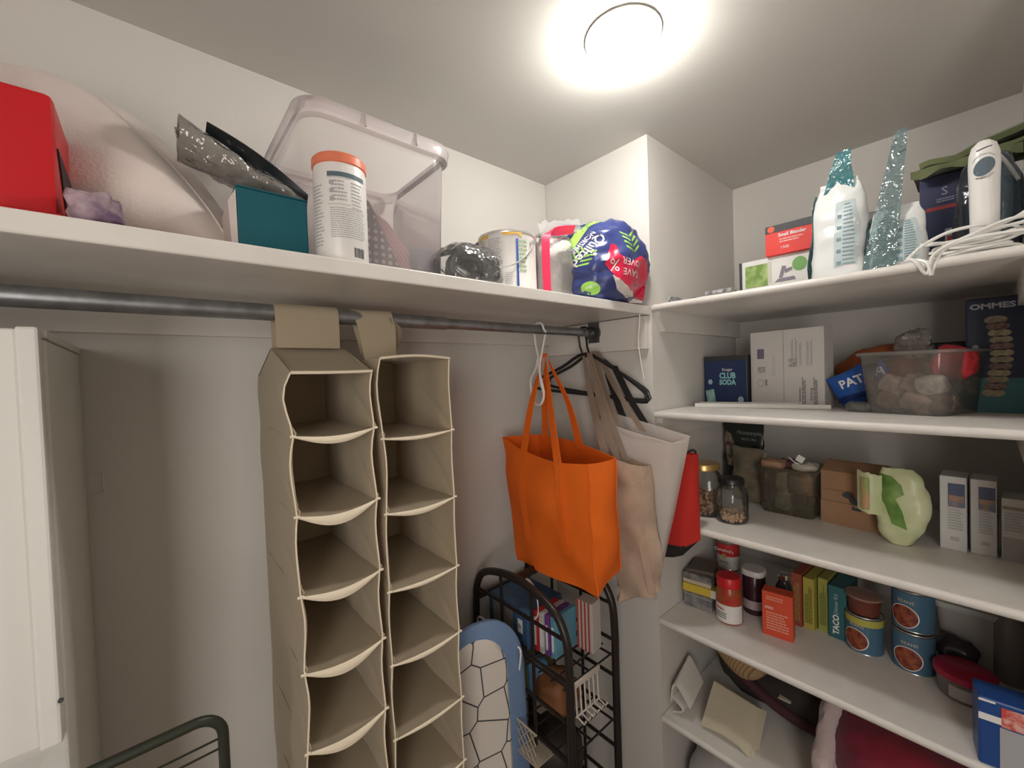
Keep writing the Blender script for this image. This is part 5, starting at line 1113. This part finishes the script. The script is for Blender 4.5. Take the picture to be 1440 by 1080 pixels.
# ------------------------------------------------------------ black rack, ironing board, drying stand
RK = mat('black_enamel', (.022, .016, .014), .35)
t = thing('metal_rack', 'black metal rack with two arched grid ends, under the hanging bags', 'rack', (.97, 1.0, 0))
def arch(x, y0, y1, zt, zs, seed):
    c = (y0+y1)/2; hw = (y1-y0)/2
    pts = [(x-.97, y0-1.0, 0), (x-.97, y0-1.0, zs-.25), (x-.97, y0-1.0, zs-.10), (x-.97, y0+.012-1.0, zs), (x-.97, y0+.07-1.0, zt-.03), (x-.97, c-1.0, zt), (x-.97, y1-.07-1.0, zt-.03), (x-.97, y1-.012-1.0, zs), (x-.97, y1-1.0, zs-.10), (x-.97, y1-1.0, zs-.25), (x-.97, y1-1.0, 0)]
    f = obj('arched_frame', G().tube(pts, .0125, 12, smooth=6), RK, t)
    def ztop(y):
        d = abs(y-c)/hw; return zs+(zt-zs)*max(0, 1-d**2.2)
    n = 3
    for i in range(1, n): y = y0+(y1-y0)*i/n; obj('upright_bar', G().tube([(x-.97, y-1.0, .05), (x-.97, y-1.0, ztop(y)-.004)], .0055, 8), RK, f)
    z = zs-.015
    while z > .06: obj('cross_bar', G().tube([(x-.97, y0-1.0, z), (x-.97, y1-1.0, z)], .0058, 8), RK, f); z -= .118
    return f
arch(.85, .775, 1.215, .992, .90, 1); arch(1.10, .80, 1.215, .992, .90, 2)
obj('top_rail', G().tube([(-.12, .0, .985), (.13, .01, .985)], .013, 10), RK, t); obj('top_rail', G().tube([(-.12, .19, .86), (.13, .19, .86)], .010, 10), RK, t)
for z in (.27, .52, .735):
    g = G()
    for i in range(9): y = -.20+.40*i/8; g.tube([(-.12, y, z), (.13, y, z)], .003, 6)
    for xx in (-.1, 0, .11): g.tube([(xx, -.2, z-.004), (xx, .2, z-.004)], .004, 6)
    o = obj('wire_shelf', g, RK, t); o['kind'] = 'stuff'
# what stands on the rack
def boxat(name, lb, cat, c, s, rz, m, gz, group=None):
    t = thing(name, lb, cat, (c[0], c[1], gz), rz); carton(t, m, s, bev=.002); return t
bt = boxat('board_game_box', 'wide blue box with a pale picture panel on the rack behind the black arch', 'box', (.975, 1.09), (.17, .20, .125), .0, mat('game_blue', (.035, .09, .19), .4, c2=(.06, .14, .26), vscale=8), .739)
M = fx(-.0855, 0, 0); patch('picture_panel', mat('game_photo', (.36, .30, .24), .5, c2=(.22, .24, .28), vscale=16), bt, M, -.075, .03, .03, .105); patch('white_panel', WHITEINK, bt, M, .055, .045, .078, .09); text('fit', .02, INK, bt, M @ Matrix.Translation((.066, .067, .0012))); patch('side_panel', MATS['box_black'], bt, M, -.1, .0, .1, .012)
for k, (nm, c) in enumerate((('red', (.55, .03, .04)), ('white', (.60, .58, .58)), ('violet', (.20, .06, .28)), ('sky', (.14, .36, .50)))):
    b = boxat('paperback_book', 'upright %s-spined book beside the blue box on the rack' % nm, 'book', (.965+.004*k, .975-.022*k), (.11, .018, .13), .05, mat('spine_'+nm, c, .45), .739); patch('spine_line', WHITEINK, b, fx(-.0555, 0, 0), -.004, .02, .004, .10)
b = boxat('striped_box', 'red and white striped paper tub behind the books on the rack', 'box', (1.05, .865), (.05, .06, .16), .1, mat('stripe_white', (.52, .48, .44), .5), .739)
for i in range(4): patch('red_stripe', mat('stripe_red', (.42, .05, .04), .5), b, fx(-.0255, 0, 0), -.028+.014*i, .0, -.022+.014*i, .16)
for k, (nm, x, y, r_, h, c, lb) in enumerate((('paper_bag', .99, 1.09, .07, .065, (.16, .17, .04), 'olive green bag lying on the second rack tier'), ('soft_toy', .98, .95, .06, .06, (.24, .10, .04), 'brown lump of cloth on the second rack tier'), ('plastic_wrap', .96, 1.02, .03, .075, (.12, .25, .42), 'small blue wrapper between the olive bag and the brown cloth'), ('dark_bundle', .99, .99, .09, .08, (.04, .03, .025), 'dark bundle low on the rack'))):
    tt = thing(nm, lb, 'bundle', (x, y, .525 if k < 3 else .275)); obj('cloth', blob(r_, r_*1.1, h, 150+k, .014, 14, nu=24, nv=14), mat('bundle_%s' % nm, c, .6, bump=.2, bscale=30), tt)
# white wire hooks, slotted bracket, mesh basket
t = thing('wire_hook', 'thin white wire handle hooked over the front of the black rack', 'hook', (.82, 1.0, .80))
obj('wire', G().tube([(.0, .17, -.07), (.0, .165, .0), (.0, .13, .012), (.0, .03, -.012), (.0, -.02, -.015), (.0, -.04, .0), (.0, -.055, -.02), (.0, -.025, -.15)], .0032, 8, smooth=4), WHITEP, t)
t = thing('wire_hook', 'white plastic hook hanging from the top of the black rack', 'hook', (.90, .985, .965)); obj('hook', G().ribbon([(-.02, .04, .0), (0, .02, .012), (.02, -.01, -.03), (.02, -.02, -.10), (.0, -.015, -.12)], (.012, .012, 0), smooth=4), WHITEP, t, thick=.003)
t = thing('wire_basket', 'small white slotted wire basket hanging on the inner side of the rack', 'basket', (.93, .79, .70))
for i in range(6): obj('wire', G().tube([(-.04+.020*i, .0, .03), (-.04+.020*i, -.004, -.055), (-.04+.020*i, -.03, -.062), (-.04+.020*i, -.036, -.05)], .0028, 6), mat('basket_white', (.58, .52, .46), .4), t)
obj('top_band', G().box((.01, .0, .034), (.125, .005, .018), bev=.001), MATS['basket_white'], t); obj('lower_wire', G().tube([(-.045, -.004, -.055), (.065, -.004, -.055)], .0028, 6), MATS['basket_white'], t)
t = thing('mesh_basket', 'beige expanded-mesh basket low on the black rack', 'basket', (.80, 1.0, .50))
g = G()
for i in range(12):
    y = .17-.025*i
    for j in range(3): g.tube([(0, y, .03*j), (0, y-.0125, .03*j+.015), (0, y, .03*j+.03)], .0018, 5); g.tube([(0, y-.025, .03*j), (0, y-.0125, .03*j+.015), (0, y-.025, .03*j+.03)], .0018, 5)
o = obj('mesh', g, mat('mesh_beige', (.42, .36, .28), .5), t); o['kind'] = 'stuff'; obj('rim', G().tube([(0, .175, .092), (0, -.135, .092)], .003, 6), MATS['mesh_beige'], t); obj('bottom', G().box((.035, .02, -.004), (.075, .31, .006)), MATS['mesh_beige'], t)
# ironing board
t = thing('ironing_board', 'ironing board with a blue pad and white honeycomb cover standing on end', 'ironing board', (.703, .965, 0)); t.rotation_euler = (math.radians(-3), 0, math.radians(-14))
def nose(hw, top, y, yb, n=24, ex=2.2, z0=.02, sh=.62):
    out = [(-hw, y, z0)]
    for i in range(n+1):
        a = PI-PI*i/n; out.append((hw*math.copysign(abs(math.cos(a))**(2/ex), math.cos(a)), y, top-sh*hw*2.0+sh*hw*2.0*abs(math.sin(a))**(2/ex)))
    out.append((hw, y, z0)); return out
BL = mat('blue_pad', (.16, .25, .42), .8, bump=.3, bscale=250)
r0 = [Vector(p) for p in nose(.130, .890, .012, 0)]; r1 = [Vector(p) for p in nose(.138, .903, .0, 0)]; r2_ = [Vector(p) for p in nose(.138, .903, -.012, 0)]; r3_ = [Vector(p) for p in nose(.126, .887, -.022, 0)]
obj('pad', loft([r0, r1, r2_, r3_], True, True), BL, t)
w0 = [Vector(p)+Vector((-.024, 0, 0)) for p in nose(.100, .862, -.022, 0)]; w1 = [Vector(p)+Vector((-.024, 0, 0)) for p in nose(.092, .852, -.030, 0)]
obj('cover', loft([w0, w1], True, True), cells('honeycomb_cover', (.66, .61, .56), (.05, .05, .06), 11.0, .022), t)
for s_ in (-1, 1): obj('folded_leg', G().tube([(s_*.07, .03, .05), (s_*.05, .03, .80)], .010, 10), STEEL, t)
# drying stand
DG = mat('dark_green_metal', (.028, .032, .022), .4)
t = thing('folding_stand', 'dark green tubular folding stand at the lower left, before the white cabinet', 'stand', (-.16, .80, 0))
def bend(cx, cz, r, a0, a1): return [(cx+r*math.cos(math.radians(a0+(a1-a0)*i/8)), 0, cz+r*math.sin(math.radians(a0+(a1-a0)*i/8))) for i in range(9)]
obj('top_frame', G().tube([(-.30, 0, 0)]+bend(-.265, 1.087, .035, 180, 90)+bend(.189, 1.087, .035, 90, 0)+[(.226, 0, 0)], .0076, 12), DG, t)
for z in (1.082, 1.066): obj('wire', G().tube([(-.298, 0, z), (.222, 0, z)], .0018, 6), DG, t)
